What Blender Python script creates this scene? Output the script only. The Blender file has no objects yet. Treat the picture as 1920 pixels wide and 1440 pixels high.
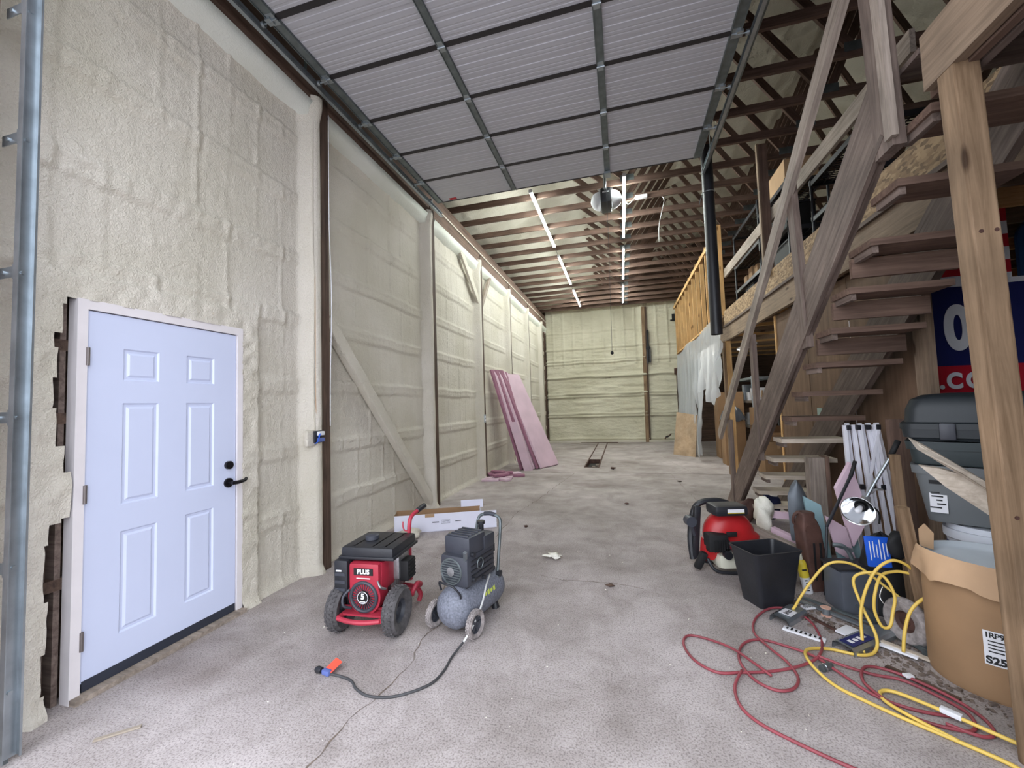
import bpy, bmesh, math, random
import numpy as np
from mathutils import Vector, Matrix
random.seed(7)
PI = math.pi
scn = bpy.context.scene
# ---------------------------------------------------------------- camera
cam = bpy.data.cameras.new('camera'); cam.sensor_width = 36; cam.sensor_fit = 'HORIZONTAL'
cam.lens = 759.56/1920*36; cam.clip_start = .05; cam.clip_end = 200
camo = bpy.data.objects.new('camera', cam); scn.collection.objects.link(camo)
YAW, PIT, ROLL = .26311, .05325, -.03265
Fv = Vector((-math.sin(YAW)*math.cos(PIT), math.cos(YAW)*math.cos(PIT), math.sin(PIT)))
Rv = Vector((math.cos(YAW), math.sin(YAW), 0)); Uv = Rv.cross(Fv)
R2 = Rv*math.cos(ROLL)+Uv*math.sin(ROLL); U2 = -Rv*math.sin(ROLL)+Uv*math.cos(ROLL)
camo.matrix_world = Matrix(((R2.x, U2.x, -Fv.x, 0), (R2.y, U2.y, -Fv.y, 0), (R2.z, U2.z, -Fv.z, 1.49), (0, 0, 0, 1)))
scn.camera = camo
# ---------------------------------------------------------------- sky and exposure
w = bpy.data.worlds.new('overcast_sky'); scn.world = w; w.use_nodes = True
bgn = w.node_tree.nodes['Background']; bgn.inputs[0].default_value = (.86, .91, 1.0, 1); bgn.inputs[1].default_value = 3.2
scn.view_settings.view_transform = 'Standard'; scn.view_settings.look = 'None'
scn.view_settings.gamma = 1; scn.view_settings.use_curve_mapping = False
scn.view_settings.exposure = .45
LED = 95.0
# ---------------------------------------------------------------- materials
def nm(name):
    m = bpy.data.materials.new(name); m.use_nodes = True
    nt = m.node_tree; b = nt.nodes['Principled BSDF']
    return m, nt, b
def s2l(c): return tuple((x/12.92 if x <= .04045 else ((x+.055)/1.055)**2.4) for x in [v/255 for v in c])
def plain(name, c, rough=.5, metal=0, spec=.5, bump=0, bscale=80, var=.12, trans=0, vscale=6):
    m, nt, b = nm(name); c = s2l(c)
    b.inputs['Roughness'].default_value = rough; b.inputs['Metallic'].default_value = metal
    b.inputs['Specular IOR Level'].default_value = spec
    tc = nt.nodes.new('ShaderNodeTexCoord'); n = nt.nodes.new('ShaderNodeTexNoise')
    n.inputs['Scale'].default_value = vscale; n.inputs['Detail'].default_value = 6
    nt.links.new(tc.outputs['Object'], n.inputs['Vector'])
    r = nt.nodes.new('ShaderNodeValToRGB'); e = r.color_ramp.elements
    e[0].position = .3; e[1].position = .7
    e[0].color = tuple(x*(1-var) for x in c)+(1,); e[1].color = tuple(min(1, x*(1+var)) for x in c)+(1,)
    nt.links.new(n.outputs['Fac'], r.inputs[0]); nt.links.new(r.outputs[0], b.inputs['Base Color'])
    if bump:
        n2 = nt.nodes.new('ShaderNodeTexNoise'); n2.inputs['Scale'].default_value = bscale; n2.inputs['Detail'].default_value = 3
        nt.links.new(tc.outputs['Object'], n2.inputs['Vector'])
        bp = nt.nodes.new('ShaderNodeBump'); bp.inputs['Strength'].default_value = bump; bp.inputs['Distance'].default_value = .01
        nt.links.new(n2.outputs['Fac'], bp.inputs['Height']); nt.links.new(bp.outputs[0], b.inputs['Normal'])
    if trans: b.inputs['Transmission Weight'].default_value = trans
    return m
def wood(name, c1, c2, gs=1.0, rough=.7, knots=False, bump=.25, grime=0):
    # grain runs along the local X axis of each board
    m, nt, b = nm(name); N = nt.nodes; L = nt.links
    tc = N.new('ShaderNodeTexCoord'); oi = N.new('ShaderNodeObjectInfo')
    mp = N.new('ShaderNodeMapping'); mp.inputs['Scale'].default_value = (1.3*gs, 22*gs, 22*gs)
    ad = N.new('ShaderNodeVectorMath'); ad.operation = 'ADD'
    sc = N.new('ShaderNodeVectorMath'); sc.operation = 'SCALE'; sc.inputs['Scale'].default_value = 37
    cb = N.new('ShaderNodeCombineXYZ')
    for i in range(3): L.new(oi.outputs['Random'], cb.inputs[i])
    L.new(cb.outputs[0], sc.inputs[0]); L.new(tc.outputs['Object'], ad.inputs[0]); L.new(sc.outputs[0], ad.inputs[1])
    L.new(ad.outputs[0], mp.inputs[0])
    n = N.new('ShaderNodeTexNoise'); n.inputs['Scale'].default_value = 1.6; n.inputs['Detail'].default_value = 8; n.inputs['Roughness'].default_value = .65; n.inputs['Distortion'].default_value = .6
    L.new(mp.outputs[0], n.inputs['Vector'])
    r = N.new('ShaderNodeValToRGB'); e = r.color_ramp.elements; e[0].position = .33; e[1].position = .68
    e[0].color = s2l(c1)+(1,); e[1].color = s2l(c2)+(1,); L.new(n.outputs['Fac'], r.inputs[0])
    col = r.outputs[0]
    n3 = N.new('ShaderNodeTexNoise'); n3.inputs['Scale'].default_value = 2.5; n3.inputs['Detail'].default_value = 4
    L.new(ad.outputs[0], n3.inputs['Vector'])
    mr = N.new('ShaderNodeMapRange'); mr.inputs[1].default_value = .3; mr.inputs[2].default_value = .7
    mr.inputs[3].default_value = .72-grime; mr.inputs[4].default_value = 1.15; L.new(n3.outputs['Fac'], mr.inputs[0])
    mx = N.new('ShaderNodeMix'); mx.data_type = 'RGBA'; mx.blend_type = 'MULTIPLY'; mx.inputs[0].default_value = 1
    L.new(col, mx.inputs[6]); L.new(mr.outputs[0], mx.inputs[7]); col = mx.outputs[2]
    if knots:
        mk = N.new('ShaderNodeMapping'); mk.inputs['Scale'].default_value = (2.2, 7, 7); L.new(ad.outputs[0], mk.inputs[0])
        v = N.new('ShaderNodeTexVoronoi'); v.inputs['Scale'].default_value = 1.0; L.new(mk.outputs[0], v.inputs['Vector'])
        kr = N.new('ShaderNodeValToRGB'); ke = kr.color_ramp.elements; ke[0].position = .07; ke[1].position = .16
        ke[0].color = (.18, .12, .09, 1); ke[1].color = (1, 1, 1, 1); L.new(v.outputs['Distance'], kr.inputs[0])
        m2 = N.new('ShaderNodeMix'); m2.data_type = 'RGBA'; m2.blend_type = 'MULTIPLY'; m2.inputs[0].default_value = .85
        L.new(col, m2.inputs[6]); L.new(kr.outputs[0], m2.inputs[7]); col = m2.outputs[2]
    L.new(col, b.inputs['Base Color']); b.inputs['Roughness'].default_value = rough; b.inputs['Specular IOR Level'].default_value = .25
    bp = N.new('ShaderNodeBump'); bp.inputs['Strength'].default_value = bump; bp.inputs['Distance'].default_value = .006
    L.new(n.outputs['Fac'], bp.inputs['Height']); L.new(bp.outputs[0], b.inputs['Normal'])
    return m
def foam(name, c1, c2, bump=.6, stretch=(1, 1, 1), sc=55):
    m, nt, b = nm(name); N = nt.nodes; L = nt.links
    tc = N.new('ShaderNodeTexCoord')
    n = N.new('ShaderNodeTexNoise'); n.inputs['Scale'].default_value = 1.1; n.inputs['Detail'].default_value = 5
    L.new(tc.outputs['Object'], n.inputs['Vector'])
    r = N.new('ShaderNodeValToRGB'); e = r.color_ramp.elements; e[0].position = .35; e[1].position = .65
    e[0].color = s2l(c1)+(1,); e[1].color = s2l(c2)+(1,); L.new(n.outputs['Fac'], r.inputs[0]); L.new(r.outputs[0], b.inputs['Base Color'])
    mp = N.new('ShaderNodeMapping'); mp.inputs['Scale'].default_value = stretch; L.new(tc.outputs['Object'], mp.inputs[0])
    n2 = N.new('ShaderNodeTexNoise'); n2.inputs['Scale'].default_value = sc; n2.inputs['Detail'].default_value = 4; n2.inputs['Distortion'].default_value = .8
    n3 = N.new('ShaderNodeTexNoise'); n3.inputs['Scale'].default_value = sc*.3; n3.inputs['Detail'].default_value = 3
    L.new(mp.outputs[0], n2.inputs['Vector']); L.new(mp.outputs[0], n3.inputs['Vector'])
    a = N.new('ShaderNodeMath'); a.operation = 'MULTIPLY_ADD'; a.inputs[1].default_value = .8
    L.new(n3.outputs['Fac'], a.inputs[0]); L.new(n2.outputs['Fac'], a.inputs[2])
    bp = N.new('ShaderNodeBump'); bp.inputs['Strength'].default_value = bump; bp.inputs['Distance'].default_value = .02
    L.new(a.outputs[0], bp.inputs['Height']); L.new(bp.outputs[0], b.inputs['Normal'])
    b.inputs['Roughness'].default_value = .6; b.inputs['Specular IOR Level'].default_value = .3
    return m
def emit(name, c, s):
    m, nt, b = nm(name); b.inputs['Base Color'].default_value = (.9, .9, .9, 1)
    b.inputs['Emission Color'].default_value = c+(1,); b.inputs['Emission Strength'].default_value = s
    return m
def concrete():
    m, nt, b = nm('concrete'); N = nt.nodes; L = nt.links
    tc = N.new('ShaderNodeTexCoord')
    def noise(s, d=8, rg=.6, dist=0, mp=None):
        n = N.new('ShaderNodeTexNoise'); n.inputs['Scale'].default_value = s; n.inputs['Detail'].default_value = d
        n.inputs['Roughness'].default_value = rg; n.inputs['Distortion'].default_value = dist
        L.new((mp or tc).outputs['Object' if not mp else 0], n.inputs['Vector']); return n
    def ramp(src, p0, c0, p1, c1):
        r = N.new('ShaderNodeValToRGB'); e = r.color_ramp.elements; e[0].position = p0; e[1].position = p1
        e[0].color = c0+(1,); e[1].color = c1+(1,); L.new(src, r.inputs[0]); return r.outputs[0]
    def mul(a, c, f=1.0, mode='MULTIPLY'):
        x = N.new('ShaderNodeMix'); x.data_type = 'RGBA'; x.blend_type = mode; x.inputs[0].default_value = f
        L.new(a, x.inputs[6]); L.new(c, x.inputs[7]); return x.outputs[2]
    base = ramp(noise(.55, 6).outputs[0], .35, s2l((158, 149, 145)), .65, s2l((196, 187, 186)))
    c = mul(base, ramp(noise(2.6, 9, .7, .5).outputs[0], .3, (.7, .68, .66), .6, (1.05, 1.05, 1.05)))
    c = mul(c, ramp(noise(110, 3).outputs[0], .36, (.5, .48, .48), .52, (1, 1, 1)), .85)     # exposed aggregate pits
    c = mul(c, ramp(noise(140, 2).outputs[0], .66, (0, 0, 0), .74, (.32, .31, .31)), .6, 'ADD')  # pale grit
    mp = N.new('ShaderNodeMapping'); mp.inputs['Rotation'].default_value = (0, 0, .5); mp.inputs['Scale'].default_value = (14, .8, 1); L.new(tc.outputs['Object'], mp.inputs[0])
    c = mul(c, ramp(noise(2.2, 7, .7, 1.2, mp).outputs[0], .66, (0, 0, 0), .78, (.16, .16, .17)), .6, 'ADD')  # scuff streaks
    # oil stains
    st = ramp(noise(.9, 3, .5).outputs[0], .58, (1, 1, 1), .72, (.62, .58, .56)); c = mul(c, st, .9)
    L.new(c, b.inputs['Base Color']); b.inputs['Roughness'].default_value = .78; b.inputs['Specular IOR Level'].default_value = .25
    bp = N.new('ShaderNodeBump'); bp.inputs['Strength'].default_value = .35; bp.inputs['Distance'].default_value = .006
    L.new(noise(70, 6).outputs[0], bp.inputs['Height']); L.new(bp.outputs[0], b.inputs['Normal'])
    return m
def plastic_sheet():
    m, nt, b = nm('plastic_sheet'); N = nt.nodes; L = nt.links
    b.inputs['Base Color'].default_value = s2l((222, 226, 232))+(1,); b.inputs['Roughness'].default_value = .28
    tl = N.new('ShaderNodeBsdfTranslucent'); tl.inputs[0].default_value = (.85, .88, .92, 1)
    tp = N.new('ShaderNodeBsdfTransparent'); tp.inputs[0].default_value = (.95, .96, .97, 1)
    m1 = N.new('ShaderNodeMixShader'); m1.inputs[0].default_value = .45; L.new(b.outputs[0], m1.inputs[1]); L.new(tl.outputs[0], m1.inputs[2])
    m2 = N.new('ShaderNodeMixShader'); m2.inputs[0].default_value = .3; L.new(m1.outputs[0], m2.inputs[1]); L.new(tp.outputs[0], m2.inputs[2])
    L.new(m2.outputs[0], N['Material Output'].inputs[0]); return m
def osb(name, cols):
    m, nt, b = nm(name); N = nt.nodes; L = nt.links
    tc = N.new('ShaderNodeTexCoord'); mp = N.new('ShaderNodeMapping'); mp.inputs['Scale'].default_value = (14, 30, 30); L.new(tc.outputs['Object'], mp.inputs[0])
    v = N.new('ShaderNodeTexVoronoi'); v.inputs['Scale'].default_value = 1.6; L.new(mp.outputs[0], v.inputs['Vector'])
    r = N.new('ShaderNodeValToRGB'); e = r.color_ramp.elements
    e[0].position = 0; e[0].color = s2l(cols[0])+(1,); e[1].position = 1; e[1].color = s2l(cols[2])+(1,)
    k = e.new(.5); k.color = s2l(cols[1])+(1,)
    sp = N.new('ShaderNodeSeparateColor'); L.new(v.outputs['Color'], sp.inputs[0]); L.new(sp.outputs[0], r.inputs[0])
    L.new(r.outputs[0], b.inputs['Base Color']); b.inputs['Roughness'].default_value = .75
    return m
M = {}
M['concrete'] = concrete()
M['foam'] = foam('spray_foam', (203, 196, 180), (218, 211, 199), bump=.62, sc=78)
M['foam_back'] = foam('spray_foam_back', (202, 197, 174), (219, 214, 193), stretch=(.35, 1, 1), bump=.9)
M['foam_roof'] = foam('spray_foam_roof', (192, 187, 172), (210, 205, 192), bump=.7, sc=30)
M['truss'] = wood('truss_wood', (84, 66, 58), (120, 97, 85))
M['oldwood'] = wood('old_stair_wood', (92, 78, 71), (134, 118, 109), grime=.08)
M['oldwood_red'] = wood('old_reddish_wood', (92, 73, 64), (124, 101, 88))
M['greywood'] = wood('weathered_grey_wood', (128, 116, 106), (176, 162, 150))
M['post'] = wood('pine_post', (112, 90, 68), (156, 130, 104), knots=True, gs=.8)
M['stud'] = wood('new_stud_wood', (196, 150, 96), (226, 186, 132), knots=True)
M['rim'] = wood('rim_board', (122, 103, 86), (156, 135, 114), knots=True)
M['darkwood'] = wood('dark_exposed_wood', (66, 52, 45), (104, 84, 72))
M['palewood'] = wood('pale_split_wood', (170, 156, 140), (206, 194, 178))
M['panel'] = wood('plywood_panel', (100, 79, 63), (128, 102, 82), gs=.35, bump=.08)
M['ply'] = wood('plywood_sheet', (166, 140, 113), (188, 164, 138), gs=.3, bump=.05)
M['osb'] = osb('osb_board', [(106, 84, 60), (148, 120, 88), (178, 150, 114)])
M['galv'] = plain('galvanised_steel', (168, 176, 182), .35, .85, var=.18, vscale=9)
M['galv_dark'] = plain('dull_galvanised_steel', (116, 124, 126), .45, .7, var=.2, vscale=12)
M['doorskin'] = plain('painted_door_steel', (184, 185, 192), .42, 0, var=.04, vscale=2)
M['seam'] = plain('door_section_edge', (40, 37, 40), .6)
M['whitedoor'] = plain('white_door_paint', (208, 215, 240), .38, var=.02, vscale=2)
M['frame'] = plain('white_frame_paint', (228, 222, 224), .5, var=.05)
M['sweep'] = plain('dark_door_sweep', (44, 48, 60), .6)
M['bronze'] = plain('dark_bronze', (38, 36, 40), .35, .6)
M['hinge'] = plain('worn_hinge', (128, 120, 118), .4, .6)
M['black'] = plain('black_plastic', (36, 37, 42), .42, var=.25, bump=.08)
M['blackm'] = plain('matte_black', (20, 20, 22), .7, var=.3)
M['charcoal'] = plain('charcoal_plastic', (58, 60, 68), .45, var=.15, bump=.08)
M['rubber'] = plain('tyre_rubber', (78, 75, 76), .85, var=.35, vscale=30, bump=.3)
M['rubberdust'] = plain('dusty_rubber', (150, 142, 140), .9, var=.35, vscale=40, bump=.3)
M['red'] = plain('red_engine_paint', (160, 38, 56), .4, var=.18)
M['redframe'] = plain('red_frame_paint', (172, 50, 68), .45, var=.15)
M['tank'] = plain('dusty_tank_paint', (110, 113, 124), .65, var=.35, vscale=80, bump=.1)
M['silver'] = plain('cast_aluminium', (170, 170, 172), .4, .8, var=.2, vscale=25)
M['whitep'] = plain('white_plastic', (232, 232, 236), .45, var=.04)
M['white_tube'] = plain('white_powder_coat', (232, 232, 240), .4, var=.06)
M['whitecard'] = plain('white_cardboard', (226, 226, 240), .7, var=.03)
M['card'] = plain('brown_cardboard', (150, 118, 86), .8, var=.1, vscale=4)
M['card2'] = plain('pale_cardboard', (178, 146, 112), .8, var=.08, vscale=4)
M['cardd'] = plain('dark_cardboard', (112, 84, 60), .85, var=.15)
M['paper'] = plain('torn_kraft_paper', (190, 156, 122), .8, var=.08)
M['pink'] = plain('pink_foam_board', (214, 186, 199), .6, var=.08, vscale=3)
M['pinkd'] = plain('pink_board_edge', (150, 102, 122), .7, var=.15, vscale=9)
M['teal'] = plain('faded_teal_board', (138, 168, 174), .6, var=.1)
M['blue'] = plain('blue_plastic', (34, 92, 206), .45, var=.1)
M['navy'] = plain('navy_print', (24, 32, 92), .6, var=.06)
M['redprint'] = plain('red_print', (186, 22, 44), .6, var=.05)
M['print_white'] = plain('white_print', (226, 226, 230), .6, var=.03)
M['print_black'] = plain('black_print', (28, 28, 30), .7)
M['hose_red'] = plain('red_air_hose', (142, 64, 72), .5, var=.3, vscale=5)
M['hose_yellow'] = plain('yellow_hose', (220, 186, 88), .45, var=.08)
M['cord'] = plain('grey_cord', (66, 66, 68), .6, var=.3, vscale=4)
M['cord_white'] = plain('pale_cord', (206, 206, 204), .5)
M['orange'] = plain('orange_tag', (248, 84, 62), .5)
M['plugblue'] = plain('blue_plug', (92, 108, 170), .5)
M['rust'] = plain('rusty_brown_steel', (84, 58, 50), .7, .2, var=.3, vscale=12, bump=.2)
M['greysteel'] = plain('grey_galvanised_cap', (104, 110, 116), .45, .5, var=.2)
M['greytote'] = plain('grey_tote_plastic', (104, 108, 110), .5, var=.06)
M['blacktote'] = plain('black_tote_plastic', (34, 40, 44), .5, var=.2)
M['greentote'] = plain('dark_green_lid', (46, 56, 58), .5, var=.15)
M['bucket'] = plain('white_bucket', (206, 210, 218), .45, var=.05)
M['liner'] = plain('drum_liner', (212, 220, 226), .5, var=.03)
M['yellowcan'] = plain('yellow_can', (228, 204, 62), .45, var=.12)
M['chrome'] = plain('reflector_metal', (226, 228, 230), .12, 1, var=.03)
M['foam_pale'] = foam('pale_foam_bead', (214, 216, 204), (228, 230, 222), bump=.25)
M['foamchunk'] = foam('white_foam_chunk', (226, 222, 206), (240, 238, 228), bump=.4)
M['sheet'] = plastic_sheet()
M['clear'] = plain('clear_plastic_packet', (206, 210, 216), .15, trans=.6, var=.03)
M['fuel'] = plain('milky_fuel_tank', (210, 208, 190), .35, var=.08)
M['redblow'] = plain('red_blower_shell', (180, 36, 40), .35, var=.12)
M['tube_on'] = emit('led_tube_on', (.93, 1.0, .95), LED)
M['tube_room'] = emit('store_tube_on', (1.0, .96, .86), 60)
M['dirt'] = plain('floor_dirt', (112, 99, 90), .95, var=.35, vscale=30, bump=.4)
M['darkvoid'] = plain('drain_pit', (54, 50, 47), .9, var=.3)
M['sack'] = plain('pinkish_plastic_sack', (214, 170, 150), .35, var=.15)
M['yellowtape'] = plain('yellow_foam_spot', (196, 176, 60), .8)
M['glassdim'] = plain('grey_smoked_plastic', (84, 88, 96), .3)
M['tealwall'] = plain('pale_green_sheet', (150, 172, 164), .6)
M['denim'] = plain('dark_blue_cloth', (34, 42, 84), .85, var=.2)
# ---------------------------------------------------------------- object helpers
COL = scn.collection
MW = {}
def link(o, parent=None, mat=None):
    COL.objects.link(o)
    if mat is not None: o.data.materials.append(M[mat] if isinstance(mat, str) else mat)
    if parent is not None: o.parent = parent
    return o
def tag(o, label, cat, group=None):
    o['label'] = label; o['category'] = cat
    if group: o['group'] = group
    return o
def thing(name, label, cat, loc=(0, 0, 0), rz=0, group=None, rot=None):
    o = bpy.data.objects.new(name, None); COL.objects.link(o); o.location = loc
    o.rotation_euler = rot if rot else (0, 0, rz); o.empty_display_size = .1
    return tag(o, label, cat, group)
def struct(o): o['kind'] = 'structure'; return o
def rnd(bm, smooth):
    for f in bm.faces: f.smooth = smooth
def ob(name, bm, mat, parent=None, smooth=False, loc=None, rot=None, auto=False):
    bmesh.ops.recalc_face_normals(bm, faces=bm.faces[:]) if not getattr(bm, '_nf', False) else None
    rnd(bm, smooth or auto)
    me = bpy.data.meshes.new(name); bm.to_mesh(me); bm.free()
    if auto: 
        try: me.set_sharp_from_angle(angle=math.radians(38))
        except Exception: pass
    o = bpy.data.objects.new(name, me); link(o, parent, mat)
    if loc: o.location = loc
    if rot: o.rotation_euler = rot
    return o
def B(): return bmesh.new()
def bx(bm, c, s, rot=None, bev=0):
    r = bmesh.ops.create_cube(bm, size=1); vs = r['verts']
    bmesh.ops.scale(bm, vec=s, verts=vs)
    if bev:
        es = list({e for v in vs for e in v.link_edges})
        rr = bmesh.ops.bevel(bm, geom=es, offset=bev, segments=2, affect='EDGES', profile=.6)
        vs = list({v for f in rr['faces'] for v in f.verts} | {v for v in vs if v.is_valid})
    if rot is not None: bmesh.ops.rotate(bm, verts=vs, cent=(0, 0, 0), matrix=Matrix(rot) if not isinstance(rot, tuple) else (Matrix.Rotation(rot[2], 3, 'Z') @ Matrix.Rotation(rot[1], 3, 'Y') @ Matrix.Rotation(rot[0], 3, 'X')))
    bmesh.ops.translate(bm, vec=c, verts=vs); return vs
def box(name, lo, hi, mat, parent=None, bev=0):
    bm = B(); lo = Vector(lo); hi = Vector(hi); bx(bm, (lo+hi)/2, hi-lo, bev=bev); return ob(name, bm, mat, parent, auto=bool(bev))
def cyl(bm, p0, p1, r, r2=None, n=20, cap=True):
    p0 = Vector(p0); p1 = Vector(p1); d = p1-p0
    q = d.to_track_quat('Z', 'Y').to_matrix().to_4x4()
    mt = Matrix.Translation((p0+p1)/2) @ q
    return bmesh.ops.create_cone(bm, cap_ends=cap, segments=n, radius1=r, radius2=r if r2 is None else r2, depth=d.length, matrix=mt)['verts']
def tor(bm, c, axis, R, r, nu=28, nv=12):
    q = Vector(axis).to_track_quat('Z', 'Y').to_matrix(); c = Vector(c); vs = []
    for i in range(nu):
        a = 2*PI*i/nu
        for j in range(nv):
            b = 2*PI*j/nv; p = Vector(((R+r*math.cos(b))*math.cos(a), (R+r*math.cos(b))*math.sin(a), r*math.sin(b)))
            vs.append(bm.verts.new(c+q @ p))
    for i in range(nu):
        for j in range(nv):
            bm.faces.new([vs[i*nv+j], vs[((i+1) % nu)*nv+j], vs[((i+1) % nu)*nv+(j+1) % nv], vs[i*nv+(j+1) % nv]])
def lathe(bm, prof, c=(0, 0, 0), axis=(0, 0, 1), n=28, closed=False):
    q = Vector(axis).to_track_quat('Z', 'Y').to_matrix(); c = Vector(c); rings = []
    for r, z in prof:
        if r < 1e-6: rings.append([bm.verts.new(c+q @ Vector((0, 0, z)))])
        else: rings.append([bm.verts.new(c+q @ Vector((r*math.cos(2*PI*i/n), r*math.sin(2*PI*i/n), z))) for i in range(n)])
    prs = list(zip(rings, rings[1:])) + ([(rings[-1], rings[0])] if closed else [])
    for a, b2 in prs:
        for i in range(n):
            j = (i+1) % n
            if len(a) == 1 and len(b2) == 1: continue
            if len(a) == 1: bm.faces.new([a[0], b2[j], b2[i]])
            elif len(b2) == 1: bm.faces.new([a[i], a[j], b2[0]])
            else: bm.faces.new([a[i], a[j], b2[j], b2[i]])
def crom(pts, n=8, closed=False):
    P = [Vector(p) for p in pts]; out = []; N = len(P)
    for i in range(N if closed else N-1):
        if closed: a, b, c, d = P[i-1], P[i], P[(i+1) % N], P[(i+2) % N]
        else: a, b, c, d = P[max(i-1, 0)], P[i], P[i+1], P[min(i+2, N-1)]
        for k in range(n):
            t = k/n; out.append(.5*((2*b)+(c-a)*t+(2*a-5*b+4*c-d)*t*t+(3*b-a-3*c+d)*t**3))
    if not closed: out.append(P[-1])
    return out
def tube(bm, pts, r, n=8, smooth=6, cap=True):
    P = crom(pts, smooth) if smooth else [Vector(p) for p in pts]
    rings = []; up = Vector((0, 0, 1)); prev = None
    for i, p in enumerate(P):
        t = (P[min(i+1, len(P)-1)]-P[max(i-1, 0)]).normalized()
        if prev is None:
            a = t.cross(up if abs(t.z) < .9 else Vector((1, 0, 0))).normalized()
        else: a = (prev-t*prev.dot(t)).normalized()
        prev = a; b = t.cross(a); rr = r(i/(len(P)-1)) if callable(r) else r
        rings.append([bm.verts.new(p+a*rr*math.cos(2*PI*k/n)+b*rr*math.sin(2*PI*k/n)) for k in range(n)])
    for A, C in zip(rings, rings[1:]):
        for k in range(n): bm.faces.new([A[k], A[(k+1) % n], C[(k+1) % n], C[k]])
    if cap: bm.faces.new(rings[0][::-1]); bm.faces.new(rings[-1])
def prism(bm, poly, t, fn):
    # poly: 2-D outline; fn(u, v, w) -> 3-D; thickness t along w
    a = [bm.verts.new(fn(u, v, 0)) for u, v in poly]; b = [bm.verts.new(fn(u, v, t)) for u, v in poly]
    bm.faces.new(a[::-1]); bm.faces.new(b)
    for i in range(len(poly)):
        j = (i+1) % len(poly); bm.faces.new([a[i], a[j], b[j], b[i]])
BEAMS = {}
def beam(name, p0, p1, wd, ht, mat, parent=None, up=(0, 0, 1), bev=0, over=0):
    # box with its length on local X so that the grain follows the board; wd is across, ht along up
    p0 = Vector(p0); p1 = Vector(p1); d = p1-p0; L = d.length; x = d.normalized(); u = Vector(up)
    y = u.cross(x).normalized(); z = x.cross(y)
    key = (round(L, 4), wd, ht, mat, bev)
    if key not in BEAMS:
        bm = B(); bx(bm, (0, 0, 0), (L, wd, ht), bev=bev); me = bpy.data.meshes.new(name); bmesh.ops.recalc_face_normals(bm, faces=bm.faces[:])
        bm.to_mesh(me); bm.free(); me.materials.append(M[mat]); BEAMS[key] = me
    o = bpy.data.objects.new(name, BEAMS[key]); COL.objects.link(o)
    if parent is not None: o.parent = parent
    o.matrix_local = Matrix(((x.x, y.x, z.x, 0), (x.y, y.y, z.y, 0), (x.z, y.z, z.z, 0), (0, 0, 0, 1)))
    o.location = (p0+p1)/2
    return o
def text(name, body, size, mat, parent=None, mtx=None, ext=.0015, bold=0, align='CENTER', sx=1):
    c = bpy.data.curves.new(name, 'FONT'); c.body = body; c.size = size; c.extrude = ext; c.offset = bold; c.align_x = align; c.align_y = 'CENTER'
    t = bpy.data.objects.new(name+'_curve', c); COL.objects.link(t)
    dg = bpy.context.evaluated_depsgraph_get(); me = bpy.data.meshes.new_from_object(t.evaluated_get(dg))
    bpy.data.objects.remove(t); bpy.data.curves.remove(c); me.name = name
    o = bpy.data.objects.new(name, me); me.materials.clear(); link(o, parent, mat)
    if mtx is not None: o.matrix_local = mtx @ Matrix.Diagonal((sx, 1, 1, 1))
    return o
def axm(loc, x, y):
    x = Vector(x).normalized(); y = Vector(y).normalized(); z = x.cross(y).normalized(); y = z.cross(x)
    return Matrix(((x.x, y.x, z.x, loc[0]), (x.y, y.y, z.y, loc[1]), (x.z, y.z, z.z, loc[2]), (0, 0, 0, 1)))
rs = np.random.RandomState(3)
LAT = rs.rand(97, 97)
def vnoise(x, y, s=0):
    x = np.asarray(x, float)+s*17.3; y = np.asarray(y, float)+s*9.7
    xi = np.floor(x).astype(int); yi = np.floor(y).astype(int); fx = x-xi; fy = y-yi
    fx = fx*fx*(3-2*fx); fy = fy*fy*(3-2*fy)
    g = lambda a, b: LAT[a % 97, b % 97]
    return (g(xi, yi)*(1-fx)+g(xi+1, yi)*fx)*(1-fy)+(g(xi, yi+1)*(1-fx)+g(xi+1, yi+1)*fx)*fy
def ridge(t, w): return np.clip(1-np.abs(t)/w, 0, 1)
def sstep(a, b, x): t = np.clip((x-a)/(b-a), 0, 1); return t*t*(3-2*t)
def gridmesh(name, U, V, fn, mat, parent=None, keep=None, smooth=True):
    nu, nv = len(U), len(V); uu, vv = np.meshgrid(U, V, indexing='ij'); P = np.stack(fn(uu, vv), -1).reshape(-1, 3)
    i, j = np.meshgrid(np.arange(nu-1), np.arange(nv-1), indexing='ij')
    F = np.stack([i*nv+j, (i+1)*nv+j, (i+1)*nv+j+1, i*nv+j+1], -1).reshape(-1, 4)
    if keep is not None:
        uc = (U[:-1]+U[1:])/2; vc = (V[:-1]+V[1:])/2; uc, vc = np.meshgrid(uc, vc, indexing='ij'); F = F[keep(uc, vc).reshape(-1)]
    me = bpy.data.meshes.new(name); me.from_pydata(P.tolist(), [], F.tolist()); me.update()
    if smooth: me.polygons.foreach_set('use_smooth', np.ones(len(F), bool))
    o = bpy.data.objects.new(name, me); link(o, parent, mat); return o
# ================================================================ SETTING
XL = -2.93; YB = 15.8; XR = 6.6; YF = 1.05; TZ = 5.0
def roofz(x): return TZ+.24+(x+2.95)*.36 if x < 3.6 else TZ+.24+6.55*.36-(x-3.6)*.36
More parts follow.
